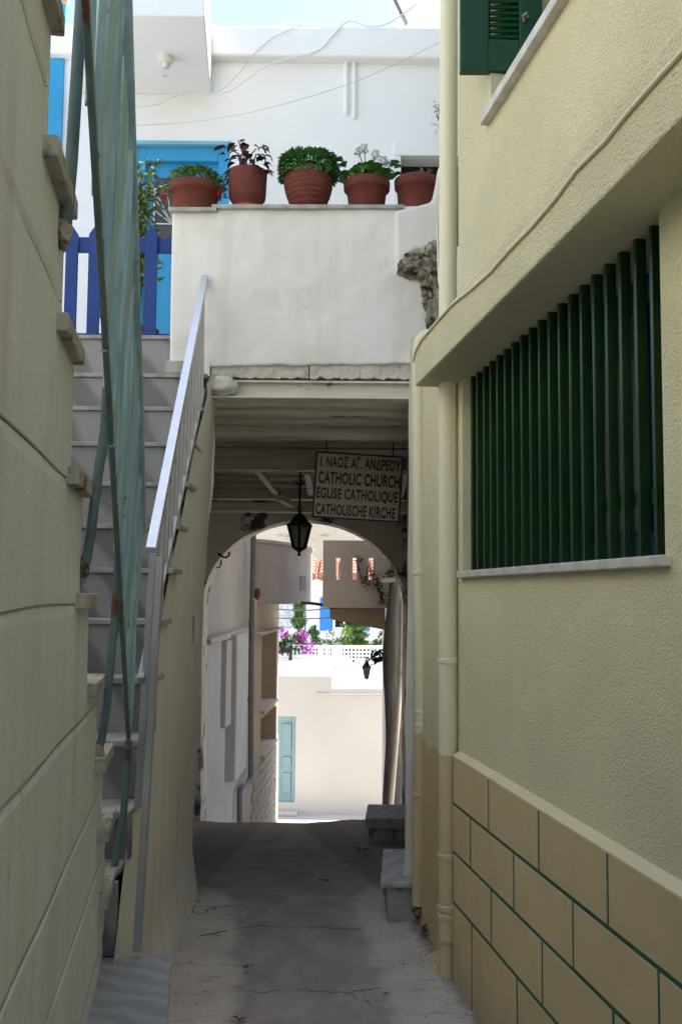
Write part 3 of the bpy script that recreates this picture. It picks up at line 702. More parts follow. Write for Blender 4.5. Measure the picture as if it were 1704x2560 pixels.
# window at right
wn = part('window', MB().box(ID, xw0, xe1, YH+.16, YH+.19, zw0, zw1), m_glass, hs)
part('frame', MB().box(ID, xw0-.03, xe1, YH-.05, YH-.002, zw1+.002, at(1040,360,YH).z), m_white2, wn, bevel=.01)
part('frame', MB().box(ID, xw0-.03, xw0+.03, YH-.045, YH-.003, zw0, zw1), m_white2, wn, bevel=.006)
for px, y1 in ((865, 288), (885, 297)):
    part('wall_conduit', MB().tube([at(px,140,YH-.012), at(px,y1-8,YH-.012), at(px,y1,YH+.003)], .019, 10), m_white2, hs, smooth=True)
def cable(pts, r, m, label, group=None):
    out = []
    P = [Vector(p) for p in pts]
    for i in range(len(P)-1):
        p0, p1, p2, p3 = P[max(i-1,0)], P[i], P[i+1], P[min(i+2,len(P)-1)]
        for k in range(6):
            t = k/6; out.append(.5*((2*p1)+(p2-p0)*t+(2*p0-5*p1+4*p2-p3)*t*t+(3*p1-p0-3*p2+p3)*t**3))
    out.append(P[-1])
    return solo('cable', MB().tube(out, r, 6), m, label, 'cable', group, smooth=True)
yk = YH-.14
cable([at(px,py,yk) for px,py in ((330,268),(390,262),(430,243),(470,233),(530,236),(580,224),(620,196),(680,158),(790,128),(830,90),(870,54),(920,66),(960,62),(1000,40),(1040,10))], .006, m_wirew, 'white cable looping from the balcony corner up over the roof edge')
cable([at(px,py,yk) for px,py in ((530,236),(565,217),(600,180),(640,130),(690,90),(756,62))], .003, m_wire, 'thin grey wire rising steeply from the balcony to the roof edge')
cable([at(px,py,YH-.5) for px,py in ((300,314),(420,310),(540,296),(680,268),(860,214),(980,164),(1110,100))], .0024, m_wire, 'long thin wire sagging diagonally across the white facade')
an = thing('antenna_mast', at(1010,60,8.6), 'short grey antenna arm with pale tip above the white roof', 'antenna')
part('pole', MB().tube([at(968,-40,8.6), at(1006,42,8.6)], .017, 8), m_greypipe, an, smooth=True)
part('tip', MB().tube([at(1005,40,8.6), at(1015,60,8.6)], .02, 8), m_tread, an, smooth=True)
# stair-head building on the roof, top right
rb = thing('roof_room', (1.2, 10.5, r2.z), 'bright white rooftop room above the flat roof at upper right', 'building')
part('wall', MB().box(ID, at(1005,40,10.0).x, 3.2, 10.0, 11.6, r2.z-.02, r2.z+1.6), m_white2, rb, bevel=.02)
part('coping', MB().box(ID, at(1005,40,10.0).x-.04, 3.24, 9.96, 11.64, r2.z+1.6, r2.z+1.7), m_white2, rb, bevel=.01)
hp = thing('hanging_plant', at(1096,300,7.9), 'dark spidery plant peeping out beside the drainpipe against the white wall', 'plant')
mb = MB()
for i in range(60):
    p = at(random.uniform(1090,1122), random.uniform(255,325), 7.85)
    mb.leaf(p, Vector((random.uniform(-1,.3), random.uniform(-.4,.2), random.uniform(-.8,.8))), random.uniform(.03,.07), .008)
part('foliage', mb, l_dry, hp)
part('stem', MB().tube([at(1140,320,7.9), at(1108,300,7.86), at(1098,262,7.85)], .005, 6), l_dry, hp)

# ------------------------------------------------------------------ far staircase rising to the terrace
Y0 = 5.2
KY = [934,1017,1105.5,1205,1310,1420,1547.5,1694,1850,2028,2190]
st = thing('marble_staircase', (-1.1, 4.2, .35), 'steep grey marble staircase rising to the blue gate', 'staircase')
steps = [(Y0, 2.86)]
for k, py in enumerate(KY):
    y = Y0*(1-.0365*(k+1)); steps.append((y, at(320, py, y).z))
Z_LAND = at(380, 2390, 3.12).z
XSR = -.705
for k, (y, z) in enumerate(steps):
    yb_ = y + .19 if k == 0 else steps[k-1][0] + .02
    part('tread', MB().box(ID, -1.75, XSR + (.02 if k % 2 else .028), y-.015, yb_, z-.021, z), m_stread, st, bevel=.003)
    zn = steps[k+1][1] if k+1 < len(steps) else Z_LAND
    part('riser', MB().box(ID, -1.72, XSR-.012 if k < 8 else XSR+.032, y, y+.03, zn+.001, z-.022), m_step, st)
# side wall (beige, leaning) under the treads
nS = 40
zline = lambda y: max(.2, 2.80 - (Y0 - y)*(2.86-Z_LAND)/(Y0-3.0))
def sw(u, v):
    y = 3.05 + (yc - 3.05)*u
    zt_ = min(2.62, zline(y) + (.0 if y < 4.9 else .6*(y-4.9)))
    z = zt_*v - .05*(1-v)
    xb = -.655 - .045*(y-3.05) + (.045*max(0, 1-z/.22))**1.0*.9
    xt_ = -.70 + .033*max(0, y-4.2)
    x = xb + (xt_-xb)*(min(1, z/2.3)) + .012*noise.noise(Vector((y*1.7, z*1.7, 2)))
    return Vector((x, y, z))
mb = MB().sheet(sw, nS, 40)
b0 = len(mb.v)
mb.sheet(lambda u, v: Vector((sw(1,v).x - u*.5, yc + .012*u, sw(1,v).z)), 4, 40)
part('side_wall', mb, m_beige, st, smooth=True)
part('niche_strip', MB().hexa([at(px,py,4.80)+Vector((dx,0,0)) for dx in (0,-.03) for px,py in ((472,1690),(482,1685),(487,1540),(477,1540))]), m_passage, st)  # thin plaster strip added where the wall has a narrow dark niche
part('core', MB().prism([Vector((-.77,3.14,-.05))] + [Vector((-.77, y+dy, z-dz)) for i_, (y, z) in enumerate(reversed(steps)) for dy, dz in ((.035, .26), (.035, .04))] + [Vector((-.77,5.40,2.8)), Vector((-.77,5.40,-.05))], (-.9,0,0)), m_passage, st)
# aluminium rail
rl = thing('stair_railing', at(376,1372,3.7), 'slim aluminium railing with bright handrail climbing the marble stairs', 'railing')
h0_, h1_ = at(512, 694, YF-.01), at(378, 1378, 3.30)
part('handrail', MB().beam(h0_, h1_, .034, .034), m_alu, rl, bevel=.003)
q0, q1 = at(508, 975, 5.02), at(352, 1700, 3.25)
part('bottom_rail', MB().beam(q0, q1, .022, .022), m_alu2, rl, bevel=.002)
nb = 13
for i in range(nb):
    t_ = (i + .5)/nb; a = h0_.lerp(h1_, t_)
    y = a.y; tt = (q0.y - y)/(q0.y - q1.y)
    b_ = q0.lerp(q1, min(max(tt,0),1))
    part('baluster', MB().beam(a - Vector((0,0,.015)), b_ + Vector((0,0,.01)), .013, .013, Vector((0,1,0))), m_alu2, rl)
part('post', MB().beam(at(385,1384,3.29), at(346,2016,3.27), .024, .030, Vector((0,1,0))), m_alu2, rl, bevel=.002)
part('post', MB().beam(at(402,1392,3.22), at(343,2376,3.10), .022, .030, Vector((0,1,0))), m_alu2, rl, bevel=.002)
part('landing', MB().box(A, -.85, LAT(at(429,2400,3.2)), .9, S(at(400,2385,3.13)), Z_LAND-.035, Z_LAND), m_slab, st, bevel=.003, label='pale marble slab with curved grey bands at the foot of the stairs')
part('landing_base', MB().box(A, -.85, LAT(at(429,2400,3.2))-.004, .9, S(at(400,2385,3.13))-.004, -.05, Z_LAND-.036), m_beige, st)

# blue gate
YG = 5.36
gt = thing('blue_gate', (at(300,850,YG).x, YG, 2.86), 'low cobalt blue picket gate at the top of the marble stairs', 'gate')
for px in (181, 238, 306, 379):
    wpx = 15
    x0, x1 = at(px-wpx, 700, YG).x, at(px+wpx, 700, YG).x; zt_ = at(px, 590, YG).z; zp = at(px, 568, YG).z
    part('picket', MB().prism([Vector((x0,YG-.03,2.868)), Vector((x1,YG-.03,2.868)), Vector((x1,YG-.03,zt_)), Vector(((x0+x1)/2,YG-.03,zp)), Vector((x0,YG-.03,zt_))], (0,.022,0)), m_gate, gt, bevel=.003)
xg = (at(168,700,YG).x, at(436,700,YG).x)
for py0, py1 in ((632, 594), (852, 834)):
    part('rail', MB().box(ID, xg[0], xg[1], YG-.007, YG+.016, at(300,py0,YG).z, at(300,py1,YG).z), m_gate, gt, bevel=.003)

# shrub in pot behind the gate
sb = thing('variegated_shrub', (at(352,830,5.8).x, 5.8, 2.86), 'tall variegated green and yellow shrub in a clay pot behind the gate', 'shrub')
part('pot', MB().lathe((at(345,830,5.8).x, 5.8, 2.86), [(.08,0),(.11,.14),(.12,.14),(.125,.19),(.105,.19),(.10,.16)], 20), m_terra, sb, smooth=False)
stem = [Vector((at(345,830,5.8).x,5.8,3.0)), at(352,700,5.8), at(345,560,5.8), at(352,430,5.8)]
part('stem', MB().tube(stem, [.014,.012,.01,.006], 8), m_bark, sb, smooth=True)
m1, m2 = MB(), MB()
for i in range(750):
    py = random.triangular(395, 730, 540); cx = 352 + 22*math.sin(py*.02); wd = 42 if py < 620 else 22
    p = at(random.gauss(cx, wd*.55), py, 5.8 + random.uniform(-.12,.12))
    d = Vector((p.x - at(cx,py,5.8).x, random.uniform(-.12,.08), random.uniform(-.10,.05)))
    (m2 if random.random() < .16 else m1).leaf(p, d, random.uniform(.045,.075), random.uniform(.020,.030))
part('foliage', m1, l_var, sb); part('foliage', m2, l_yellow, sb, label='yellow leaves of the shrub')

# ------------------------------------------------------------------ flowerpots on the parapet
YPOT = YF + .11
zc0 = at(780, 512, YF-.026).z + .0
def pot(px0, px1, py_base, py_top, kind, label):
    c = at((px0+px1)/2, py_base, YPOT); c.z = Z_CUR
    s = YPOT/FPX
    return c, (px1-px0)/2*s, (py_base-py_top)*s
def rimpot(c, rb_, rt, h, t, rim=.3):
    prof = [(rb_,0),(rb_+(rt-.010-rb_)*(1-rim), h*(1-rim)), (rt-.006,h*(1-rim)+.002),(rt,h*(1-rim)+.008),(rt+.002,h-.006),(rt-.002,h),(rt-.012,h),(rt-.016,h*.85)]
    return part('pot', MB().lathe(c, prof, 36), m_terra, t, smooth=True)
PX = YPOT/FPX
ztopL = at(480,527,YF-.03).z + .022; ztopR = at(780,520.5,YF-.026).z + .022
G = 'terracotta flowerpots on the parapet'
def base_at(px, z): p = at(px, 515, YPOT); return Vector((p.x, YPOT, z))
# 1 wide bowl with trailing plant
c = base_at(486, ztopL); t1 = thing('potted_plant', c, 'wide terracotta bowl of trailing green plant with red flowers, leftmost on the parapet', 'potted plant', G)
rimpot(c, 54*PX, 69*PX, 78*PX, t1); part('soil', MB().lathe(c, [(.10,.13),(.115,.135)], 20), m_soil, t1)
mb = MB(); mr = MB()
for i in range(900):
    a = random.uniform(0, 2*math.pi); r = math.sqrt(random.random())*.165
    px_ = r*math.cos(a); py_ = r*.75*math.sin(a)
    hz = .178 + .065*(1-(r/.165)**2) + random.uniform(-.02,.022) + .025*noise.noise(Vector((px_*14, py_*14, 0)))
    if r > .125: hz -= random.uniform(0,.06) + (.05 if px_ < -.1 else 0)*random.random()
    p = c + Vector((px_, py_, hz))
    mb.leaf(p, Vector((math.cos(a)+random.uniform(-.6,.6), math.sin(a)+random.uniform(-.6,.6), random.uniform(-.1,1.1))), random.uniform(.018,.034), random.uniform(.010,.017))
for dx, dz, n_ in ((-.155,.085,40), (.135,.10,30), (.15,.15,10)):
    mr = MB()
    for i in range(n_):
        mr.leaf(c + Vector((dx+random.gauss(0,.008), -.05+random.gauss(0,.02), dz+random.gauss(0,.012))), Vector((random.uniform(-1,1), random.uniform(-1,1), random.uniform(-1,1))), .014, .010)
    part('flower_head', mr, l_red, t1)
part('foliage', mb, l_trail, t1)
# 2 tall pot with coleus on saucer
c = base_at(618, ztopR); t2 = thing('potted_plant', c, 'tall round-bottomed terracotta pot with dark purple plant on a saucer', 'potted plant', G)
part('saucer', MB().lathe(c, [(34*PX,0),(36*PX,4*PX),(37*PX,16*PX),(32*PX,17*PX),(31*PX,8*PX)], 32), m_terra2, t2, smooth=False)
h_ = 108*PX
part('pot', MB().lathe(c, [(30*PX,8*PX),(34*PX,20*PX),(46*PX,36*PX),(47.5*PX,44*PX),(49*PX,80*PX),(50*PX,104*PX),(51*PX,h_),(46*PX,h_),(45*PX,h_-10*PX)], 36), m_terra, t2, smooth=True)
part('soil', MB().lathe(c, [(.06,h_-.02),(.092,h_-.02)], 20), m_soil, t2)
mbst = MB()
for i in range(64):
    a = random.uniform(0, 2*math.pi); br = i % 3
    px_, py_ = [(590,375),(600,362),(650,385)][br]
    p = at(px_ + random.gauss(0,15), random.uniform(352,410), YPOT + random.uniform(-.07,.07))
    if i > 30: p = c + Vector((.085*math.cos(a), .085*math.sin(a), h_ + random.uniform(-.02,.05)))
    d = Vector((p.x-c.x + random.uniform(-.03,.03), random.uniform(-.08,.06), random.uniform(-.06,.02)))
    part('leaf', MB().leaf(p, d, random.uniform(.045,.075), random.uniform(.032,.046), .2, .8), l_coleus, t2)
for px_, py_ in ((575,372),(596,352),(640,372),(664,395),(612,360)):
    mbst.tube([c+Vector((0,0,h_-.02)), at((px_+618)/2, 385, YPOT), at(px_,py_,YPOT)], .0035, 6)
part('stem', mbst, l_coleus, t2)
# 3 ribbed belly pot with basil
c = base_at(770, ztopR); t3 = thing('potted_plant', c, 'ribbed terracotta pot with a dense round dome of green basil', 'potted plant', G)
prof = []
for i in range(100):
    z = i/99; base = 40 + 22*math.sin(min(1, max(0,(z-.10))*1.15)*math.pi*.62) if z > .13 else 38 + 4*math.sin(z/.13*math.pi)
    rib = 1.6*abs(math.sin((z-.13)*math.pi*8.5)) if z > .13 else 0
    prof.append(((base + rib)*PX, z*104*PX))
prof += [(55*PX,104*PX), (54*PX,94*PX)]
part('pot', MB().lathe(c, prof, 40), m_terra, t3, smooth=True)
mb = MB(); cc = c + Vector((0,0,(104+12)*PX))
for i in range(6000):
    d = Vector((random.gauss(0,1), random.gauss(0,1), random.gauss(0,1))).normalized()
    if d.z < -.45: continue
    k = random.uniform(.72, 1.02) * (1 + .06*noise.noise(d*3))
    rz = .085 if d.z > 0 else .075
    e = Vector([math.copysign(abs(q_)**.72, q_) for q_ in d])
    p = cc + Vector((e.x*74*PX, e.y*62*PX, e.z*.083 if d.z > 0 else e.z*.075))*k
    mb.leaf(p, d + Vector((random.uniform(-.5,.5), random.uniform(-.5,.5), -.25+random.uniform(-.3,.3))), random.uniform(.016,.026), random.uniform(.011,.016), .2, .5)
part('foliage', mb, l_basil, t3, kind='stuff')
part('stem', MB().tube([c+Vector((0,0,.15)), cc], .03, 8).lathe(cc, [(.05,-.03),(.09,.0),(.085,.02),(.05,.03)], 14), m_soil, t3)
# 4 geranium
c = base_at(916, ztopR); t4 = thing('potted_plant', c, 'terracotta pot of bright green geranium with white flower heads', 'potted plant', G)
rimpot(c, 44*PX, 59*PX, 84*PX, t4); h_ = 84*PX
part('soil', MB().lathe(c, [(.07,h_-.015),(.10,h_-.015)], 20), m_soil, t4)
for i in range(120):
    a = random.uniform(0,2*math.pi); r = math.sqrt(random.random())
    p = c + Vector((r*.12*math.cos(a), r*.09*math.sin(a), h_ + .075*(1-r*r) + random.uniform(-.01,.02)))
    if i < 16: p = at(random.uniform(842,868), random.uniform(400,455), YPOT + random.uniform(-.05,.03))
    if 16 <= i < 22: p = at(random.uniform(972,988), random.uniform(405,450), YPOT + random.uniform(-.05,.03))
    d = Vector((p.x-c.x+random.uniform(-.05,.05), random.uniform(-.1,.05), random.uniform(-.01,.08)))
    part('leaf', MB().leaf(p, d, random.uniform(.04,.062), random.uniform(.044,.062), .18, .5), l_geran, t4)
mf, ms = MB(), MB()
for px_, py_ in ((897,378),(910,372),(938,388),(958,402),(968,412)):
    cen = at(px_, py_, YPOT + random.uniform(-.03,.05)); ms.tube([c+Vector((0,0,h_)), cen], .003, 6)
    mf = MB()
    for i in range(45):
        d = Vector((random.gauss(0,1), random.gauss(0,1), random.gauss(.3,1))).normalized()
        mf.leaf(cen + d*random.uniform(.004,.02), d, .015, .014, .1, .2)
    part('flower_head', mf, l_white, t4)
part('stem', ms, l_geran, t4)
# 5 nearly bare pot
c = base_at(1040, ztopR + .006); t5 = thing('potted_plant', c, 'terracotta pot with a few small succulents, rightmost beside the drainpipe', 'potted plant', G)
rimpot(c, 46*PX, 56*PX, 88*PX, t5); h_ = 88*PX
part('soil', MB().lathe(c, [(.06,h_-.012),(.10,h_-.012)], 20), m_soil, t5)
for (dx, dz, n_, L_) in ((.045,.008,26,.06), (-.05,-.004,16,.042), (0,-.01,10,.03)):
    mb = MB()
    for i in range(n_):
        a = random.uniform(0,2*math.pi); mb.leaf(c + Vector((dx, -.02, h_+dz)), Vector((math.cos(a), math.sin(a)*.7, random.uniform(.3,1.4))), L_*random.uniform(.7,1.1), .018, .2, -.2)
    part('succulent', mb, l_succ, t5)

# ================================================================== NEAR LEFT STAIRCASE (rises towards the camera)
LW = -.2414
sl = thing('roadside_staircase', A(-.6, 2.2, 0), 'plastered staircase wall with projecting stone treads at the left edge, rising towards the viewer', 'staircase')
nos = [(3.15,.64),(3.07,.845),(2.92,1.06),(2.67,1.28),(2.40,1.495),(2.19,1.74),(1.97,1.985),(1.77,2.21),(1.54,2.43),(1.32,2.65),(1.10,2.87),(.88,3.09)]
nos = [(sofY(y, LW), z) for y, z in nos]
def sfar(z):
    for s, zt_ in nos:
        if z < zt_ - .001: return s
    return nos[-1][0] - .2
courses = [-.05,.46,.72,.936,1.208,1.474,1.72,2.02,2.30,2.58,2.86,3.09]
for i in range(len(courses)-1):
    a, b = courses[i], courses[i+1]
    brk = [a+.0015] + [zt_ for s, zt_ in nos if a+.003 < zt_ < b-.003] + [b-.0015]
    mb = MB()
    for z0_, z1_ in zip(brk[:-1], brk[1:]):
        se = sfar((z0_+z1_)/2); cut = [-2.5 + .12*k_ for k_ in range(60) if -2.5 + .12*k_ < se - .02] + [se]
        wav = lambda s_, z_: z_ + (.007*noise.noise(Vector((s_*2.2, round(z_,1)*7, 0))) if min(abs(z_-a), abs(z_-b)) < .004 else 0)
        fo = lambda s_, z_: LW + .0035*noise.noise(Vector((s_*3, z_*3, 5)))
        mb.sheet(lambda u, v: A(fo(cut[round(u*(len(cut)-1))], z0_+(z1_-z0_)*v) - (.0028 if v in (0, 1) and (abs(z0_+(z1_-z0_)*v-a) < .004 or abs(z0_+(z1_-z0_)*v-b) < .004) else 0), cut[round(u*(len(cut)-1))], wav(cut[round(u*(len(cut)-1))], z0_+(z1_-z0_)*v)), len(cut)-1, 10)
        mb.box(A, LW-.005, -1.15, -2.5, se, z0_, z1_)
        mb.hexa([A(LW-.005,se-.02,z0_), A(LW,se-.02,z0_), A(LW,se,z0_), A(LW-.005,se,z0_), A(LW-.005,se-.02,z1_), A(LW,se-.02,z1_), A(LW,se,z1_), A(LW-.005,se,z1_)])
    part('wall_course', mb, m_lwall, sl)
mb = MB()
brk = [-.05] + [z for s, z in nos]
for z0_, z1_ in zip(brk[:-1], brk[1:]): mb.box(A, LW-.006, -1.14, -2.5, sfar((z0_+z1_)/2)-.006, z0_, z1_-.001)
part('core', mb, m_lwall, sl)
for i, (s, z) in enumerate(nos):
    pr = .030 - .0016*i + random.uniform(-.004,.004)
    part('tread', MB().box(A, LW + pr, -1.12, s-.27, s+.012+random.uniform(-.01,.012), z-.031, z+.002+random.uniform(0,.003)), m_oldtread, sl, bevel=.003)

# teal railing
tr = thing('teal_railing', A(-.185, 2.9, .64), 'weathered teal metal railing with rust spots climbing the left staircase', 'railing')
b0_, b1_ = atl(322, 1850, -.187), atl(214, 0, -.187); b2_ = b1_ + (b1_-b0_)*.55
part('bottom_rail', MB().beam(b0_, b2_, .013, .024), m_teal_d, tr, bevel=.004)
t0_ = atl(352, 1300, -.152); dirr = (b1_-b0_).normalized(); t1_ = t0_ + dirr*2.4
part('handrail', MB().beam(t0_ - dirr*.05, t1_, .034, .022), m_teal, tr, bevel=.005)
m0_ = b0_.lerp(t0_, .5)
nB = 24
for i in range(nB):
    f = i/(nB-1)*2.05
    p = b0_ + dirr*f; q = t0_ + dirr*f
    q = p + (q-p)*1.0
    # bars are hammered flats, each slightly twisted
    jit = Vector((random.gauss(0,.002), random.gauss(0,.003), 0))
    mb = MB(); npt = 9; rows_ = []
    for k in range(npt):
        u = k/(npt-1); c_ = p.lerp(q, u) + jit + N*(.002*math.sin(u*9+i)); tw = .25*math.sin(u*5 + i*1.7)
        dx = N*math.cos(tw) + D*math.sin(tw); dy = D*math.cos(tw) - N*math.sin(tw)
        rows_.append([c_ + dx*.0055 + dy*.014, c_ - dx*.0055 + dy*.014, c_ - dx*.0055 - dy*.014, c_ + dx*.0055 - dy*.014])
    for k in range(npt-1): mb.hexa(rows_[k] + rows_[k+1])
    part('baluster', mb, m_teal, tr)
for pth in ([(214,-260),(204,0),(190,230),(178,420),(165,560),(152,580)], [(282,700),(270,950),(262,1080),(246,1180),(228,1330),(216,1400),(204,1430)],
            [(298,1350),(287,1550),(280,1620),(268,1760),(254,1850),(243,1882)], [(322,1850),(318,1900),(309,2040),(300,2090),(284,2180),(270,2228)]):
    n_ = len(pth); pts = []
    for k, (px, py) in enumerate(pth):
        L_ = -.187 + (-.236 + .187) * max(0, (k-2)/(n_-3))
        pts.append((px, py, L_))
    # the leg stands at one distance from the viewer and bends back into the wall
    e = atl(pts[-1][0], pts[-1][1], -.240); base_s = S(e)
    P = []
    for px, py, L_ in pts:
        v = ray(px, py); k_ = base_s*1.0/ v.dot(D); P.append(CAM + v*k_)
    part('support_leg', MB().tube(P, .0115, 10), m_teal_d, tr, smooth=True)
    rk = MB(); lump(P[-1], (.018,.02,.03), rk, random.uniform(0,9), .4, 14, 9)
    part('mortar_seat', rk, m_rock, tr)

# unseen house left of the stairs, added to cut skylight and bounce light
lh = thing('unseen_left_house', A(-2.5, 1, 0), 'unseen white house added behind the left staircase to cut skylight and bounce light', 'house')
part('wall', MB().box(A, -5, -1.25, -4, 5.0, -.1, 5.4), m_white, lh)
part('roof', MB().box(A, -5.05, -1.2, -4.05, 5.05, 5.4, 5.55), m_white, lh)

# ================================================================== THINGS IN THE PASSAGE
# sign
YS = 6.7
TL, TR, BR, BL = at(788,1127,YS), at(1006,1141,YS), at(998,1304,YS), at(779,1293,YS)
ex = (TR-TL).normalized(); W_ = (TR-TL).length; ez = Vector((-ex.z,0,ex.x)); H_ = (TL-BL).length
og = BL.copy()
SF = lambda x, y, z: og + ex*x + Vector((0,y,0)) + ez*z
sg = thing('church_sign', og, 'cream painted sign with four lines of dark lettering hanging in the passage', 'sign')
part('board', MB().box(SF, .010, W_-.010, .004, .012, .010, H_-.010), m_signface, sg)
part('frame', MB().box(SF, 0, W_, 0, .016, 0, .012).box(SF, 0, W_, 0, .016, H_-.012, H_).box(SF, 0, .012, .0002, .0158, .012, H_-.012).box(SF, W_-.012, W_, .0002, .0158, .012, H_-.012), m_signink, sg, bevel=.002)
def text_mesh(txt):
    cu = bpy.data.curves.new('lettering', 'FONT'); cu.body = txt; cu.extrude = .0008; cu.resolution_u = 3
    cu.offset = .03; cu.space_character = 1.06
    to = bpy.data.objects.new('tmp', cu); C.objects.link(to)
    dg = bpy.context.evaluated_depsgraph_get(); dg.update()
    me = bpy.data.meshes.new_from_object(to.evaluated_get(dg)); bpy.data.objects.remove(to); return me
def lettering(txt, x0, x1, z0, z1):
    me = text_mesh(txt.replace('Δ', 'Λ'))
    xs = [v.co.x for v in me.vertices]; ys = [v.co.y for v in me.vertices]
    sx = (x1-x0)/(max(xs)-min(xs)); sz = (z1-z0)/(max(ys)-min(ys)); mx, my = min(xs), min(ys)
    for v in me.vertices:
        v.co = SF(x0 + (v.co.x-mx)*sx, .0022 - v.co.z, z0 + (v.co.y-my)*sz) - ROOT[sg]
    me.materials.clear(); me.materials.append(m_signink); me.name = 'lettering'
    o = bpy.data.objects.new('lettering', me); link(o, sg); ROOT[o] = ROOT[sg]
    if 'Δ' in txt:                       # foot stroke of the delta
        a = max(v.co.x for v in text_mesh(txt.split('Δ')[0]).vertices); b = max(v.co.x for v in text_mesh(txt.split('Δ')[0] + 'Λ').vertices)
        part('lettering', MB().box(SF, x0+(a-mx+.05)*sx, x0+(b-mx)*sx, .0014, .003, z0, z0+.012), m_signink, sg)
Wp, Hp = W_, H_
for txt, u0, u1, v0, v1 in (('I. NAOΣ AΓ. ANΔPEOY', .055, .975, .765, .945), ('CATHOLIC CHURCH', .045, .975, .515, .705), ('EGLISE CATHOLIQUE', .035, .965, .265, .46), ('CATHOLISCHE KIRCHE', .035, .945, .05, .22)):
    lettering(txt, u0*Wp, u1*Wp, v0*Hp, v1*Hp)
for u in (.12, .88):
    part('hanger', MB().tube([SF(u*W_, .008, H_), SF(u*W_, .008, H_) + Vector((0,0,2.62-(SF(u*W_,0,H_)).z))], .004, 6), m_iron, sg)

def lantern(t, c, wd, ht, nside=6, glass=m_lglass, mi=m_iron):
    """six-sided tapering lantern, c = point where the cap starts (top of finial), wd = width at the eaves"""
    r = wd/2; b = c - Vector((0,0,ht))
    z_e, z_g0 = ht*.66, ht*.16
    def ring(rr, z): return [b + Vector((rr*math.cos(2*math.pi*(k+.5)/nside), rr*math.sin(2*math.pi*(k+.5)/nside), z)) for k in range(nside)]
    part('cap', MB().lathe(b, [(r, z_e),(r*.99, z_e+ht*.02),(r*.66, z_e+ht*.10),(r*.50, z_e+ht*.19),(r*.34, z_e+ht*.25),(r*.13, z_e+ht*.29),(r*.08, ht*.98)], nside), mi, t)
    g0, g1 = ring(r*.44, z_g0), ring(r*.84, z_e)
    for k in range(nside):
        part('strut', MB().beam(g0[k], g1[k], wd*.075, wd*.075), mi, t)
        j = (k+1) % nside
        q = lambda a, f: a + (b + Vector((0,0,a.z-b.z)) - a)*f
        part('pane', MB().hexa([q(g0[k],.05), q(g0[j],.05), q(g1[j],.05), q(g1[k],.05), q(g0[k],.08), q(g0[j],.08), q(g1[j],.08), q(g1[k],.08)]), glass, t)
    part('base', MB().lathe(b, [(r*.10,ht*.03),(r*.08,ht*.06),(r*.22,ht*.09),(r*.48,z_g0-ht*.02),(r*.52,z_g0+ht*.015)], nside), mi, t)
    part('finial', MB().lathe(b, [(r*.02,-ht*.03),(r*.14,0),(r*.10,ht*.035)], 8), mi, t)
YLn = 8.5
lt = thing('hanging_lantern', at(749,1388,YLn), 'black iron lantern hanging on a rod from the passage ceiling', 'lantern')
c = at(749, 1278, YLn); lantern(lt, c, 74*YLn/FPX, 110*YLn/FPX)
zc_ = 2.56
part('rod', MB().tube([c - Vector((0,0,.02)), Vector((c.x, c.y, zc_))], .009, 8), m_iron, lt)
ringp = [c + Vector((.022*math.cos(a_*math.pi/6), 0, .02+.022*math.sin(a_*math.pi/6))) for a_ in range(13)]
part('ring', MB().tube(ringp, .005, 6), m_iron, lt)
mb = MB()
for k in range(6):
    a_ = k*math.pi/3; top_ = at(749, 1213, YLn)
    mb.tube([top_, top_ + Vector((.035*math.cos(a_), .035*math.sin(a_), .012)), top_ + Vector((.055*math.cos(a_), .055*math.sin(a_), .045))], .005, 6)
part('ceiling_hook', mb, m_iron, lt)

# two stone steps at the right
for (pa, yfr, yb_, pz, thick, lab) in (((950,1008), 4.66, 5.25, 2204, .03, 'nearer low stone step with worn marble slab beside the yellow drainpipes'), ((912,996), 7.5, 8.0, 2046, .08, 'farther raised stone step with marble slab at the end of the passage')):
    z = at(950, pz, yfr).z; x0, x1 = at(pa[0],pz,yfr).x, at(pa[1],pz,yfr).x + .15
    t_ = thing('stone_step', ((x0+x1)/2, yfr, floorz(yfr)), lab, 'step')
    sk = .066
    part('slab', MB().hexa([Vector((x0,yfr,z-thick)), Vector((x1,yfr,z-thick)), Vector((x1+.03,yb_,z-thick)), Vector((x0+sk*(yb_-yfr),yb_,z-thick)),
                            Vector((x0,yfr,z)), Vector((x1,yfr,z)), Vector((x1+.03,yb_,z)), Vector((x0+sk*(yb_-yfr),yb_,z))]), m_tread, t_, bevel=.008)
    part('base', MB().slab(Vector((x0+.04,yfr+.02,floorz(yfr)-.05)), Vector((x1,yfr+.02,floorz(yfr)-.05)), Vector((x1,yfr+.02,z-thick-.001)), Vector((x0+.03,yfr+.02,z-thick-.001)), (0,yb_-yfr-.05,0), 10, 8, .012, 6), m_stepbase, t_)
# crumbling mortar at the foot of the right wall
rk = MB(); lump(at(1060,2275,4.66), (.045,.05,.05), rk, 2.5, .5); lump(at(1068,2330,4.5), (.03,.04,.03), rk, 4.5, .5)
solo('mortar_lump', rk, m_rock, 'crumbled dark mortar at the foot of the rear drainpipe', 'mortar')
rk = MB(); lump(at(1090,2415,4.2), (.05,.14,.035), rk, 6.5, .25)
solo('mortar_lump', rk, m_yel, 'yellow painted mortar splash at the foot of the front drainpipe', 'mortar')
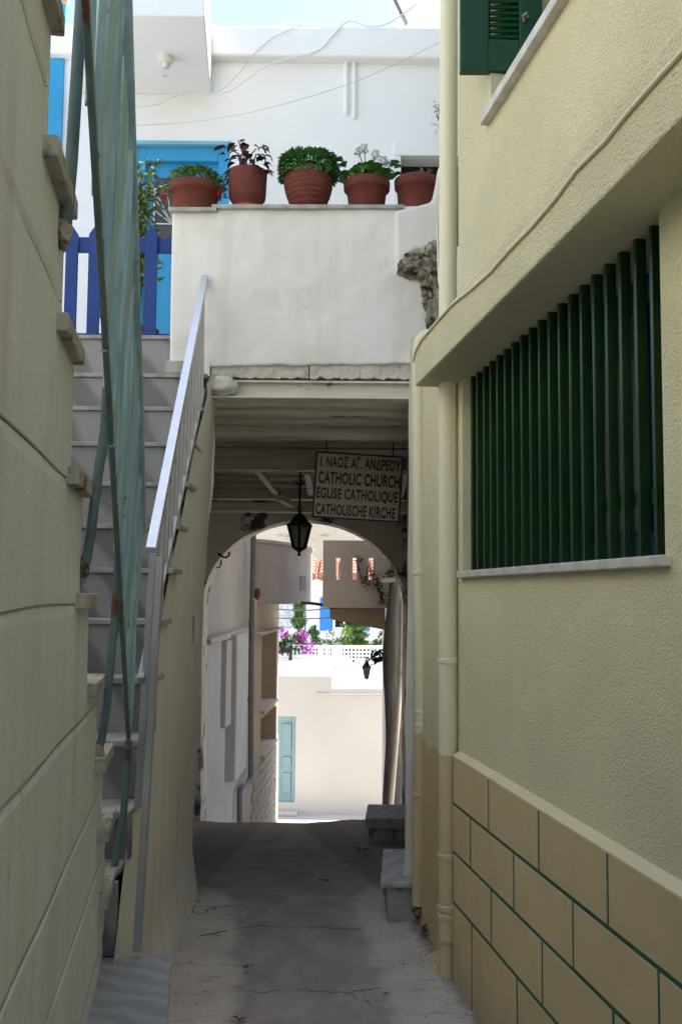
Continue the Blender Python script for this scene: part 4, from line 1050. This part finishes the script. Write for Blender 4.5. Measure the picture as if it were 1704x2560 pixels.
# litter on the floor
def dry_leaf(px, py, L_, name, lab, m=None, ang=0.):
    v = ray(px, py); p = None
    for k in range(300):
        q = CAM + v*(3 + k*.03)
        if q.z < floorz(q.y) + .012: p = q; break
    mb = MB()
    for k in range(3): mb.leaf(p + Vector((0,0,.006+.004*k)), Vector((math.cos(ang+k*2.1), math.sin(ang+k*2.1), .15)), L_, L_*.45, .3, .2)
    solo(name, mb, m or l_dryleaf, lab, 'leaf', 'dry leaves on the alley floor')
l_dryleaf = leafmat('dry_leaf', (.09,.045,.022), (.045,.025,.014))
dry_leaf(902,2131,.09,'dry_leaf','largest brown dry leaf on the floor near the far stone step', ang=.3)
dry_leaf(812,2208,.05,'dry_leaf','small dark dry leaf in the middle of the passage floor', ang=1.)
dry_leaf(618,2424,.03,'dry_leaf','small brown dry leaf at the left edge of the dark track', ang=2.)
dry_leaf(598,2556,.035,'dry_leaf','reddish dry leaf at the bottom edge of the floor', ang=.6)
dry_leaf(472,2331,.012,'dry_leaf','tiny dark leaf near the foot of the beige stair wall', ang=.2)
p = atz(500,2340,.02)
solo('twig', MB().tube([p, p+Vector((.05,.01,.006)), p+Vector((.11,.06,.004))], .002, 5).tube([p+Vector((.05,.01,.006)), p+Vector((.09,-.01,.004))], .0015, 5), l_dryleaf, 'thin dry twig lying on the pale floor margin by the stairs', 'twig')

gm = MB()
for i in range(420):
    y = random.uniform(3.4, 5.6); side = random.random()
    if side < .6: q = A(L1 - .04 - abs(random.gauss(0,.10)), sofY(y, L1), 0)
    elif side < .8: q = Vector((-.70 + abs(random.gauss(0,.08)), y, 0))
    else: q = Vector((random.uniform(-.6,.2), y, 0))
    r_ = random.uniform(.0015,.0055); zf = floorz(q.y) + .012 + .02*(side < .8)
    d1 = Vector((random.uniform(-1,1), random.uniform(-1,1), random.uniform(-.3,.3))).normalized()*r_; d2 = d1.cross(Vector((0,0,1))).normalized()*r_*.7; up_ = Vector((0,0,r_*.6))
    c_ = Vector((q.x, q.y, zf)); b_ = len(gm.v)
    gm.v += [c_+d1, c_+d2, c_-d1, c_-d2, c_+up_, c_-up_]
    gm.f += [(b_,b_+1,b_+4),(b_+1,b_+2,b_+4),(b_+2,b_+3,b_+4),(b_+3,b_,b_+4),(b_+1,b_,b_+5),(b_+2,b_+1,b_+5),(b_+3,b_+2,b_+5),(b_,b_+3,b_+5)]
solo('grit', gm, m_rock, 'fine grit and crumbs scattered along the foot of the alley walls', 'grit', kind='stuff')

# ================================================================== THE LANE BEYOND THE ARCH
WX = lambda y: -1.83 + .05*y
dl = Vector((.05,1,0)).normalized(); nl = Vector((dl.y,-dl.x,0))
def LN(y, out, z): return Vector((WX(y), y, z)) + nl*out
def lp(px, py, out=0.):                        # point on the lane house wall
    v = ray(px, py); p0 = Vector((WX(0),0,0)) + nl*out
    return CAM + v*((p0-CAM).dot(nl)/v.dot(nl))
ll = thing('lane_house', LN(13,-1,-2), 'grey and white house with curved balcony, left of the lane beyond the arch', 'house')
yA, yB, yC = 9.95, lp(632,1700).y, lp(697,1700).y
mb = MB().box(LN, yA, yB, -2.5, 0, -3.4, lp(575,1595).z)
part('lower_wall', mb, m_lane_w, ll)
part('wall', MB().box(LN, yA, yB, -2.5, -.03, lp(575,1595).z+.001, 4.6), m_lane, ll)
q = [lp(527,1612,.05), lp(622,1581,.05)]
part('ledge', MB().hexa([q[0], q[1], q[1]-nl*.09, q[0]-nl*.09, q[0]+Vector((0,0,.06)), q[1]+Vector((0,0,.06)), q[1]-nl*.09+Vector((0,0,.06)), q[0]-nl*.09+Vector((0,0,.06))]), m_balc, ll, bevel=.004)
ybx0, ybx1 = lp(588,1700,.10).y, lp(616,1700,.10).y
part('meter_box', MB().box(LN, ybx0, ybx1, -.01, .12, lp(600,1935,.1).z, lp(600,1585,.1).z), m_lane_w, ll, bevel=.015)
part('meter_box', MB().box(LN, ybx0-.35, ybx0-.002, -.01, .06, lp(575,1812,.06).z, lp(575,1600,.06).z), m_lane_w, ll, bevel=.01)
# window bay: wall with two openings
y1, y2 = lp(655,1700).y, lp(687,1700).y
za, zb_, zc2, zd2 = lp(670,1585).z, lp(655,1775).z, lp(655,1797).z, lp(655,1885).z
mb = MB()
mb.box(LN, yB, y1, -.4, -.01, zd2, 1.5).box(LN, y2, yC, -.4, -.01, zd2, 1.5).box(LN, y1, y2, -.4, -.01, za, 1.5).box(LN, y1, y2, -.4, -.01, zc2, zb_)
mb.box(LN, yB, yC, -2.5, -.41, -3.4, 4.6).box(LN, y1, y2, -.42, -.3, zd2, za)
part('window_wall', mb, m_lane_y, ll)
part('brick_base', MB().box(LN, yB, yC+.01, -.42, .0, -3.4, zd2-.001), m_lane_b, ll)
br = MB()
zz = -3.1; k = 0
while zz < zd2 - .1:
    yy = yB + .05 + (.18 if k % 2 else 0)
    while yy < yC - .05:
        y_e = min(yy+.36, yC)
        part('brick', MB().box(LN, yy, y_e-.012, -.01, .012+random.uniform(0,.004), zz, zz+.115), m_lane_b, ll)
        yy += .375
    zz += .13; k += 1
for z0_, z1_ in ((zb_, za), (zd2, zc2)):
    wo_ = part('window', MB().box(LN, y1+.001, y2-.001, -.28, -.26, z0_, z1_), m_lane_y if z0_ < zb_ else m_balc, ll)
    part('sill', MB().box(LN, y1-.05, y2+.04, -.3, .05, z0_-.05, z0_+.004), m_balc, wo_, bevel=.006)
    part('frame', MB().box(LN, y2-.0, y2+.12, -.02, .025, z0_, z1_), m_balc, wo_, bevel=.004)
part('window_hood', MB().box(LN, y1-.9, y2+.35, -.02, .10, za+.03, za+.07), m_balc, ll, bevel=.006)
# curved balcony
zb0_, zb1_ = at(680, 1512, 13.5).z, at(680, 1352, 13.5).z
poly = []
ya_, yb2 = lp(646,1420).y, yC + .2
for k in range(15):
    u = k/14; yy = ya_ + (yb2-ya_)*u
    bul = .52*math.sin(min(1, u*1.15)*math.pi/2)**.8
    poly.append(LN(yy, bul, zb0_))
poly += [LN(yb2, -.3, zb0_), LN(ya_, -.3, zb0_)]
part('balcony', MB().prism(poly, (0,0,zb1_-zb0_)), m_lane, ll)
part('balcony_coping', MB().prism([p + Vector((.02,-.02,zb1_-zb0_+.001)) for p in poly], (0,0,.04)), m_balc, ll)
part('vent_cover', MB().lathe(LN(15.0,.515,zb0_+.2), [(.05,0),(.05,.22)], 10), m_lane_w, ll)
part('upper_storey', MB().box(LN, ya_-.2, yC-.8, -2.5, -.45, zb1_, 4.6), m_lane_w, ll)
gp = thing('drainpipe', lp(632,2040,.08), 'dark grey drainpipe with elbow on the lane house beyond the arch', 'drainpipe')
Y_p = yB - .75
ptsg = [at(px, py, Y_p) for px, py in ((634,1330),(629,1560),(627,1750),(627,1925))]
ptsg += [at(px, py, Y_p-d_) for px, py, d_ in ((626,1945,.05),(618,1962,.3),(606,1968,.6))] + [at(px, py, Y_p-.75) for px, py in ((600,1976),(599,1995),(599,2090))]
part('pipe', MB().tube(ptsg, .034, 12), m_greypipe, gp, smooth=True)
for i_ in (1, 2):
    part('collar', MB().lathe(ptsg[i_]-Vector((0,0,.03)), [(.035,0),(.04,.005),(.04,.055),(.035,.06)], 14), m_greypipe, gp)
solo('terracotta_ornament', lump(at(643,1484,12.2), (.038,.05,.07), MB(), 3., .2), m_terra, 'small round terracotta ornament hung behind the grey drainpipe', 'ornament', smooth=True)

# right lane house with slotted balcony
YB = 13.0
rh = thing('slotted_balcony_house', (at(958,1500,YB).x+1, YB+1, -2.2), 'beige house on the right of the lane with box balcony of three slots', 'house')
xw = at(988, 1600, YB).x
part('wall', MB().box(ID, xw, 4.5, 11.9, 17.0, -3.4, 7.6), m_balc, rh)  # hidden upper height raised so the house shades the lane
f0, f1 = at(806, 1519, YB), at(990, 1352, YB)
zs1, zs0_ = at(880,1394,YB).z, at(880,1449,YB).z
sl_px = [(839.6,850.3),(880.7,891.2),(921,932.7)]
xs = [f0.x] + [at(q_,1420,YB).x for pr_ in sl_px for q_ in pr_] + [xw+.02]
mb = MB().box(ID, f0.x, xw+.02, YB, YB+.12, f0.z, zs0_).box(ID, f0.x, xw+.02, YB, YB+.12, zs1, f1.z)
for i_ in range(0, len(xs), 2): mb.box(ID, xs[i_], xs[i_+1], YB, YB+.12, zs0_, zs1)
mb.box(ID, f0.x, f0.x+.12, YB+.12, YB+1.3, f0.z, f1.z).box(ID, f0.x+.12, xw+.02, YB+.12, YB+1.3, f0.z, f0.z+.12)
part('balcony', mb, m_balc, rh)
hp_ = [at(px,py,YB+.15) for px,py in ((824,1521),(962,1521),(962,1575),(825,1548))]
part('balcony_bracket', MB().prism(hp_, (0,.9,0)), m_brown, rh)
vn = thing('climbing_vine', at(960,1480,YB-.1), 'sparse climbing vine creeping along the slotted balcony face', 'vine')
mb, mv = MB(), MB()
for pth in ([(985,1438),(960,1446),(930,1450),(905,1451),(896,1425),(893,1400),(898,1388)], [(930,1450),(932,1430),(925,1420)], [(905,1451),(915,1448),(918,1415)], [(940,1447),(945,1470),(958,1500),(948,1508)], [(975,1432),(985,1420),(1000,1425)], [(925,1450),(922,1465)]):
    P = [at(px,py,YB-.03) for px,py in pth]; mv.tube(P, .006, 5)
    dens = 26 if pth[0][0] in (940,975) else 7
    for i_ in range(len(P)-1):
        for k in range(dens):
            mb.leaf(P[i_].lerp(P[i_+1], random.random()) + Vector((random.gauss(0,.03),-.02,random.gauss(0,.03))), Vector((random.uniform(-1,1),-.6,random.uniform(-1,.6))), random.uniform(.03,.06), random.uniform(.02,.04))
part('stem', mv, m_bark, vn); part('foliage', mb, l_vine, vn)
# weathered timber post with rope, white pipe
YW = 10.9
ps = thing('timber_post', at(975,2050,YW), 'thick weathered grey timber post standing just past the arch', 'post')
def pf(u, v):
    py = 2075 - (2075-1457)*v; cx = 975 + 9*(v) + 4*math.sin(v*7); wd = (20 + 3*math.sin(v*11) - 3*v)*YW/FPX
    a = 2*math.pi*u; k = 1 + .10*noise.noise(Vector((math.cos(a)*2, math.sin(a)*2, v*3))) + .05*noise.noise(Vector((math.cos(a)*6, math.sin(a)*6, v*10)))
    return at(cx, py, YW) + Vector((math.cos(a)*wd*k, math.sin(a)*wd*k, 0))
part('shaft', MB().sheet(pf, 20, 50), m_post, ps, smooth=True)
c = at(984, 1496, YW); part('wire_tie', MB().tube([c + Vector((.10*math.cos(a_*.52), .10*math.sin(a_*.52), .012*math.sin(a_))) for a_ in range(13)], .006, 6), m_greypipe, ps)
part('cap_stone', MB().box(ID, at(950,1450,YW).x, at(986,1450,YW).x, YW-.12, YW+.2, at(960,1455,YW).z, at(960,1445,YW).z), m_tread, ps, bevel=.006)
solo('pipe', MB().tube([at(px,py,10.4) for px,py in ((1004,1498),(1000,1700),(990,1850),(976,2030),(974,2060))], [.027]*5, 12), mat('peeling_white_pipe', (.66,.62,.56), (.58,.54,.49), 5, .6, 30, .3, dirt=(.16,.14,.13), dsc=6, dlo=.64, dhi=.68, dstretch=(1,1,.4)), 'slanting cream pipe with peeling paint beside the timber post', 'pipe', smooth=True)
sl_ = thing('street_lantern', at(918,1700,15.5), 'small black street lantern on a scrolled iron bracket over the lane', 'lantern')
Yq = 15.5
lantern(sl_, at(916,1650,Yq), 26*Yq/FPX, 52*Yq/FPX, 6)
sc_ = []
for k in range(34):
    a_ = k*.42; r_ = (17 - k*.45); sc_.append(at(944 + r_*math.cos(a_+2.2), 1640 - r_*math.sin(a_+2.2), Yq))
part('scroll', MB().tube(sc_, .018, 6), m_iron, sl_)
part('bracket', MB().tube([at(916,1652,Yq), at(915,1642,Yq), at(922,1650,Yq), at(934,1640,Yq), at(950,1626,Yq), at(966,1622,Yq)], .016, 6).prism([at(px,py,Yq) for px,py in ((934,1644),(966,1640),(966,1652),(950,1652),(934,1664))], (0,.015,0)), m_iron, sl_)

# cream house at the end of the lane
YC = 21.3
ch = thing('cream_house', (0, YC+3, -3.1), 'low cream house wall with flat roof terrace closing the lane', 'house')
zt1, zt2 = at(760,1690,YC).z, at(900,1721,YC).z
xs_ = at(829,1700,YC).x; xd_0, xd_1 = at(664,1900,YC).x, at(738,1900,YC).x; zdt = at(720,1791,YC).z; zdb = at(720,2006,YC).z
mb = MB().box(ID, xd_1, xs_, YC, YC+.4, -3.4, zt1).box(ID, xs_, 9, YC, YC+.4, -3.4, zt2).box(ID, xd_0, xd_1, YC, YC+.4, zdt, zt1).box(ID, -9, xd_0, YC, YC+.4, -3.4, zt1).box(ID, xd_0, xd_1, YC, YC+.4, -3.4, zdb)
part('wall', mb, m_cream, ch)
part('roof_terrace', MB().box(ID, -9, xs_, YC+.4, 26.9, zt1-.2, zt1-.02).box(ID, xs_+.01, 9, YC+.4, 26.9, zt2-.2, zt2-.02), m_farw, ch)
part('cornice', MB().box(ID, xs_-.3, 9, YC-.03, YC+.001, zt2-.14, zt2-.10), m_cream, ch, bevel=.004)
dd = part('door', MB().box(ID, xd_0, xd_1, YC+.08, YC+.13, zdb, zdt), m_greydoor, ch)
part('frame', MB().box(ID, xd_1-.07, xd_1, YC+.03, YC+.14, zdb, zdt-.001).box(ID, xd_0, xd_1-.07, YC+.03, YC+.14, zdt-.09, zdt-.001), m_greydoor, dd, bevel=.006)
for pa, pb in ((1810,1877),(1893,1920),(1933,1984)):
    part('panel', MB().box(ID, at(705,1900,YC).x, at(727,1900,YC).x, YC+.055, YC+.081, at(715,pb,YC).z, at(715,pa,YC).z), m_greydoor, dd, bevel=.012)
part('doorstep', MB().box(ID, xd_0-.2, xd_1+.06, YC-.22, YC-.002, -3.09, -3.09+.07), m_cream, ch, bevel=.01)
# roof-terrace parapet with lattice
YL = 27.0
zl = at(760,1638,YL).z; zr_ = at(900,1672,YL).z; xlr = at(866,1650,YL).x
tp = thing('terrace_parapet', (0,YL,zt1), 'low white parapet wall carrying the lattice fence behind the cream house', 'wall')
part('wall', MB().box(ID, -9, xlr, YL, YL+.25, -3, zl).box(ID, xlr, 9, YL, YL+.25, -3, zr_), m_farw, tp)
lf_ = thing('lattice_fence', (0,YL,zl), 'white square lattice fence below the cypress and bougainvillea', 'fence')
ztp = at(800,1618,YL).z
def bar(x0,x1,z0,z1,y=YL): part('slat', MB().box(ID, x0, x1, y+.05, y+.08, z0, z1), m_lat, lf_)
x_l, x_r = at(715,1620,YL).x, at(990,1620,YL).x
sp = .098
k = 0; x = x_l
while x < x_r:
    z0_ = zl if x < xlr else zr_
    bar(x-.018, x+.018, z0_, ztp); x += sp
z = ztp - .02
while z > zr_:
    bar(x_l if z > zl else xlr, x_r, z-.017, z+.017, YL-.032); z -= sp
part('rail', MB().box(ID, x_l, x_r, YL+.02, YL+.11, ztp, ztp+.05), m_lat, lf_)
for px in (800, 835, 850):
    xx = at(px,1630,YL).x; part('post', MB().box(ID, xx-.06, xx+.06, YL, YL+.13, zl, ztp+.03), m_lat, lf_)

# plants behind the lattice
def tree(name, label, cat, base, leaves, m, trunk, lsize, group=None, m2=None, leaves2=None):
    t = thing(name, base, label, cat, group)
    mb = MB()
    for p, d in leaves: mb.leaf(p, d, lsize*random.uniform(.7,1.3), lsize*.45*random.uniform(.7,1.3))
    part('crown', mb, m, t)
    part('trunk', MB().tube(trunk, [.06, .03], 8), m_bark, t)
    if leaves2:
        mb = MB()
        for p, d in leaves2: mb.leaf(p, d, lsize*random.uniform(.6,1.), lsize*.7)
        part('flowers', mb, m2, t, kind='stuff')
    return t
def cone_leaves(pxc, pyb, pyt, wpx, Y, n, power=.8, clump=.5, seed=1.):
    L_ = []; s_ = Y/FPX
    while len(L_) < n:
        v = random.random(); a = random.uniform(0, 2*math.pi)
        rmax = wpx/2*s_*(1-v)**power*(.75+.25*math.sin(v*30))
        r = rmax*math.sqrt(random.uniform(.25,1))
        c_ = at(pxc, pyb+(pyt-pyb)*v, Y); p = c_ + Vector((r*math.cos(a), r*math.sin(a), 0))
        if noise.noise(p*2.2 + Vector((seed,0,0))) < -clump*.35: continue
        L_.append((p, Vector((math.cos(a)*.5, math.sin(a)*.5, random.uniform(.4,1.2)))))
    return L_
def blob_leaves(blobs, Y, n, up=.3):
    L_ = []; s_ = Y/FPX
    for i in range(n):
        bx, by, rx, rz = random.choice(blobs)
        d = Vector((random.gauss(0,1), random.gauss(0,1), random.gauss(0,1))).normalized()
        k = random.uniform(.5,1.05)
        L_.append((at(bx,by,Y) + Vector((d.x*rx*s_*k, d.y*rx*s_*k, d.z*rz*s_*k)), d + Vector((0,0,up))))
    return L_
YT = 28.2
bz = zl - .3
tree('cypress_tree', 'slim tall cypress in front of the white house wheel ornament', 'tree', Vector((at(745,1630,YT).x,YT,bz)), cone_leaves(747,1640,1470,62,YT,1500), l_cyp, [Vector((at(745,1630,YT).x,YT,bz)), at(746,1560,YT)], .13)
tree('conifer_shrub', 'short bushy conifer right of the slim cypress', 'shrub', Vector((at(782,1635,YT-.3).x,YT-.3,bz)), cone_leaves(778,1640,1562,78,YT-.3,900,.6), l_cyp, [Vector((at(782,1635,YT-.3).x,YT-.3,bz)), at(780,1600,YT-.3)], .12)
tree('conifer_shrub', 'broad rounded conifer below the balcony bracket', 'shrub', Vector((at(885,1630,YT).x,YT,bz)), cone_leaves(886,1640,1540,96,YT,1900,.28), l_cyp, [Vector((at(885,1630,YT).x,YT,bz)), at(886,1590,YT)], .13)
tree('garden_bush', 'bright light green bush left in front of the broad conifer', 'bush', Vector((at(862,1630,YT-.8).x,YT-.8,bz)), blob_leaves([(864,1590,14,16),(858,1610,16,14)], YT-.8, 260), l_bush, [Vector((at(862,1630,YT-.8).x,YT-.8,bz)), at(862,1600,YT-.8)], .12)
tree('garden_bush', 'bright green bush behind the lattice near the street lantern', 'bush', Vector((at(920,1650,YT-.5).x,YT-.5,bz)), blob_leaves([(905,1632,26,12),(925,1645,18,14),(880,1632,18,8)], YT-.5, 420), l_bush, [Vector((at(920,1660,YT-.5).x,YT-.5,bz)), at(920,1630,YT-.5)], .12)
tree('garden_bush', 'green bush showing beside the timber post above the lattice', 'bush', Vector((at(950,1630,YT).x,YT,bz)), blob_leaves([(948,1605,16,16),(958,1590,14,14),(940,1615,12,8)], YT, 300), l_bush, [Vector((at(950,1630,YT).x,YT,bz)), at(950,1600,YT)], .12)
tree('garden_bush', 'pale sparse bush between the two conifers', 'bush', Vector((at(825,1630,YT+.4).x,YT+.4,bz)), blob_leaves([(825,1595,22,16),(815,1612,18,10),(840,1610,16,10)], YT+.4, 420), l_pale, [Vector((at(825,1640,YT+.4).x,YT+.4,bz)), at(825,1600,YT+.4)], .10)
YBo = 26.6
tree('bougainvillea', 'magenta bougainvillea spilling over the left end of the lattice', 'bush', Vector((at(725,1640,YBo).x,YBo,zl-.4)), blob_leaves([(715,1615,16,16),(735,1610,24,18),(700,1620,14,10)], YBo, 600), l_vine, [Vector((at(725,1650,YBo).x,YBo,zl-.4)), at(728,1600,YBo)], .11, m2=l_boug, leaves2=blob_leaves([(706,1582,10,8),(716,1588,6,5),(743,1598,12,9),(758,1588,9,7),(770,1610,13,12),(775,1622,10,10),(757,1605,12,9),(706,1626,8,3),(760,1626,10,6)], YBo, 300))

# distant white house
YD = 34.
dh = thing('distant_house', (at(860,1600,YD).x, YD+2, -3.2), 'distant white house with bright blue shutters and red tiled roof', 'house')
x0, x1 = at(770,1500,YD).x, 7.
ze = at(800,1446,YD).z
part('wall', MB().box(ID, x0, x1, YD, YD+6, -3.4, ze), m_farw, dh)
part('side_wing', MB().box(ID, at(640,1500,YD).x, x0-.001, YD+1.2, YD+6, -3.4, at(740,1428,YD).z), m_farw, dh)
part('cornice', MB().box(ID, x0-.05, x1, YD-.07, YD+.001, ze-.12, ze), m_farw, dh, bevel=.02)
sx0, sx1 = at(800,1500,YD).x, at(832,1500,YD).x
shz0, shz1 = at(816,1577,YD).z, at(816,1494,YD).z
s1 = part('shutter', MB().box(ID, sx0, sx1, YD-.06, YD-.002, shz0, shz1), m_shut, dh)
for a_, b_ in ((.06,.46),(.52,.94)):
    part('panel', MB().box(ID, sx0+.07, sx1-.07, YD-.075, YD-.061, shz0+(shz1-shz0)*a_, shz0+(shz1-shz0)*b_), m_shut, s1, bevel=.008)
ww = part('window', MB().box(ID, sx1+.02, sx1+.75, YD-.02, YD-.003, shz0+.1, shz1), m_glass, dh)
part('frame', MB().box(ID, sx1, sx1+.08, YD-.04, YD-.021, shz0, shz1).box(ID, sx1+.08, sx1+.8, YD-.04, YD-.021, shz0, shz0+.12).box(ID, sx1+.35, sx1+.41, YD-.04, YD-.021, shz0+.12, shz1), m_farw, ww)
part('shutter', MB().box(ID, sx1+.8, sx1+1.25, YD-.06, YD-.002, shz0, shz1), m_shut, dh)
part('corner_pipe', MB().tube([at(763,1470,YD-.05), at(762,1620,YD-.05)], .03, 8), m_greypipe, dh)
# tiled roof: rows of half-round tiles
ridge_y = YD + 3; zrdg = ze + .70
tl = MB()
for i_ in range(22):
    xx = x0 - .25 + i_*.36
    a_, b_ = Vector((xx, YD-.25, ze+.06)), Vector((xx, ridge_y, zrdg))
    nrow = 5
    for k in range(nrow):
        p_, q_ = a_.lerp(b_, k/nrow), a_.lerp(b_, (k+1.12)/nrow)
        if i_ < 9: part('roof_tile', MB().tube([p_, q_], [.15,.125], 10), m_tile, dh, smooth=True)
        else: tl.tube([p_, q_], [.15,.125], 8)
part('roof_tiles', tl, m_tile, dh, kind='stuff')
part('roof_deck', MB().prism([Vector((x0-.3,YD-.25,ze)), Vector((x0-.3,ridge_y,zrdg-.04)), Vector((x0-.3,YD+6.3,ze))], (x1-x0+.3,0,0)), m_tile, dh)
part('verge', MB().tube([Vector((x0-.4,YD-.3,ze+.12)), Vector((x0-.4,ridge_y,zrdg+.12))], .14, 10), m_tile, dh, smooth=True)
wc = at(718, 1540, YD+1.15); mb = MB(); mb.tube([wc + Vector((.34*math.cos(a_*.3),0,.44*math.sin(a_*.3))) for a_ in range(22)], .025, 6)
for k in range(8): mb.tube([wc, wc + Vector((.34*math.cos(k*.785),0,.44*math.sin(k*.785)))], .018, 6)
part('wheel_ornament', mb, mat('pale_iron', (.62,.64,.70), None, 4), dh)
# lines across the lane
cable([at(755,1507,13.6), at(780,1508.5,13.4), at(806,1512,13.2)], .022, m_black, 'thick black cable spanning between the two lane balconies')
cable([at(690,1523,13.8), at(760,1526,13.5), at(825,1521,13.2)], .009, m_wirew, 'upper white clothes line strung under the balconies')
cable([at(690,1545,13.8), at(770,1547,13.5), at(825,1544,13.2)], .009, m_wirew, 'lower white clothes line strung under the balconies')
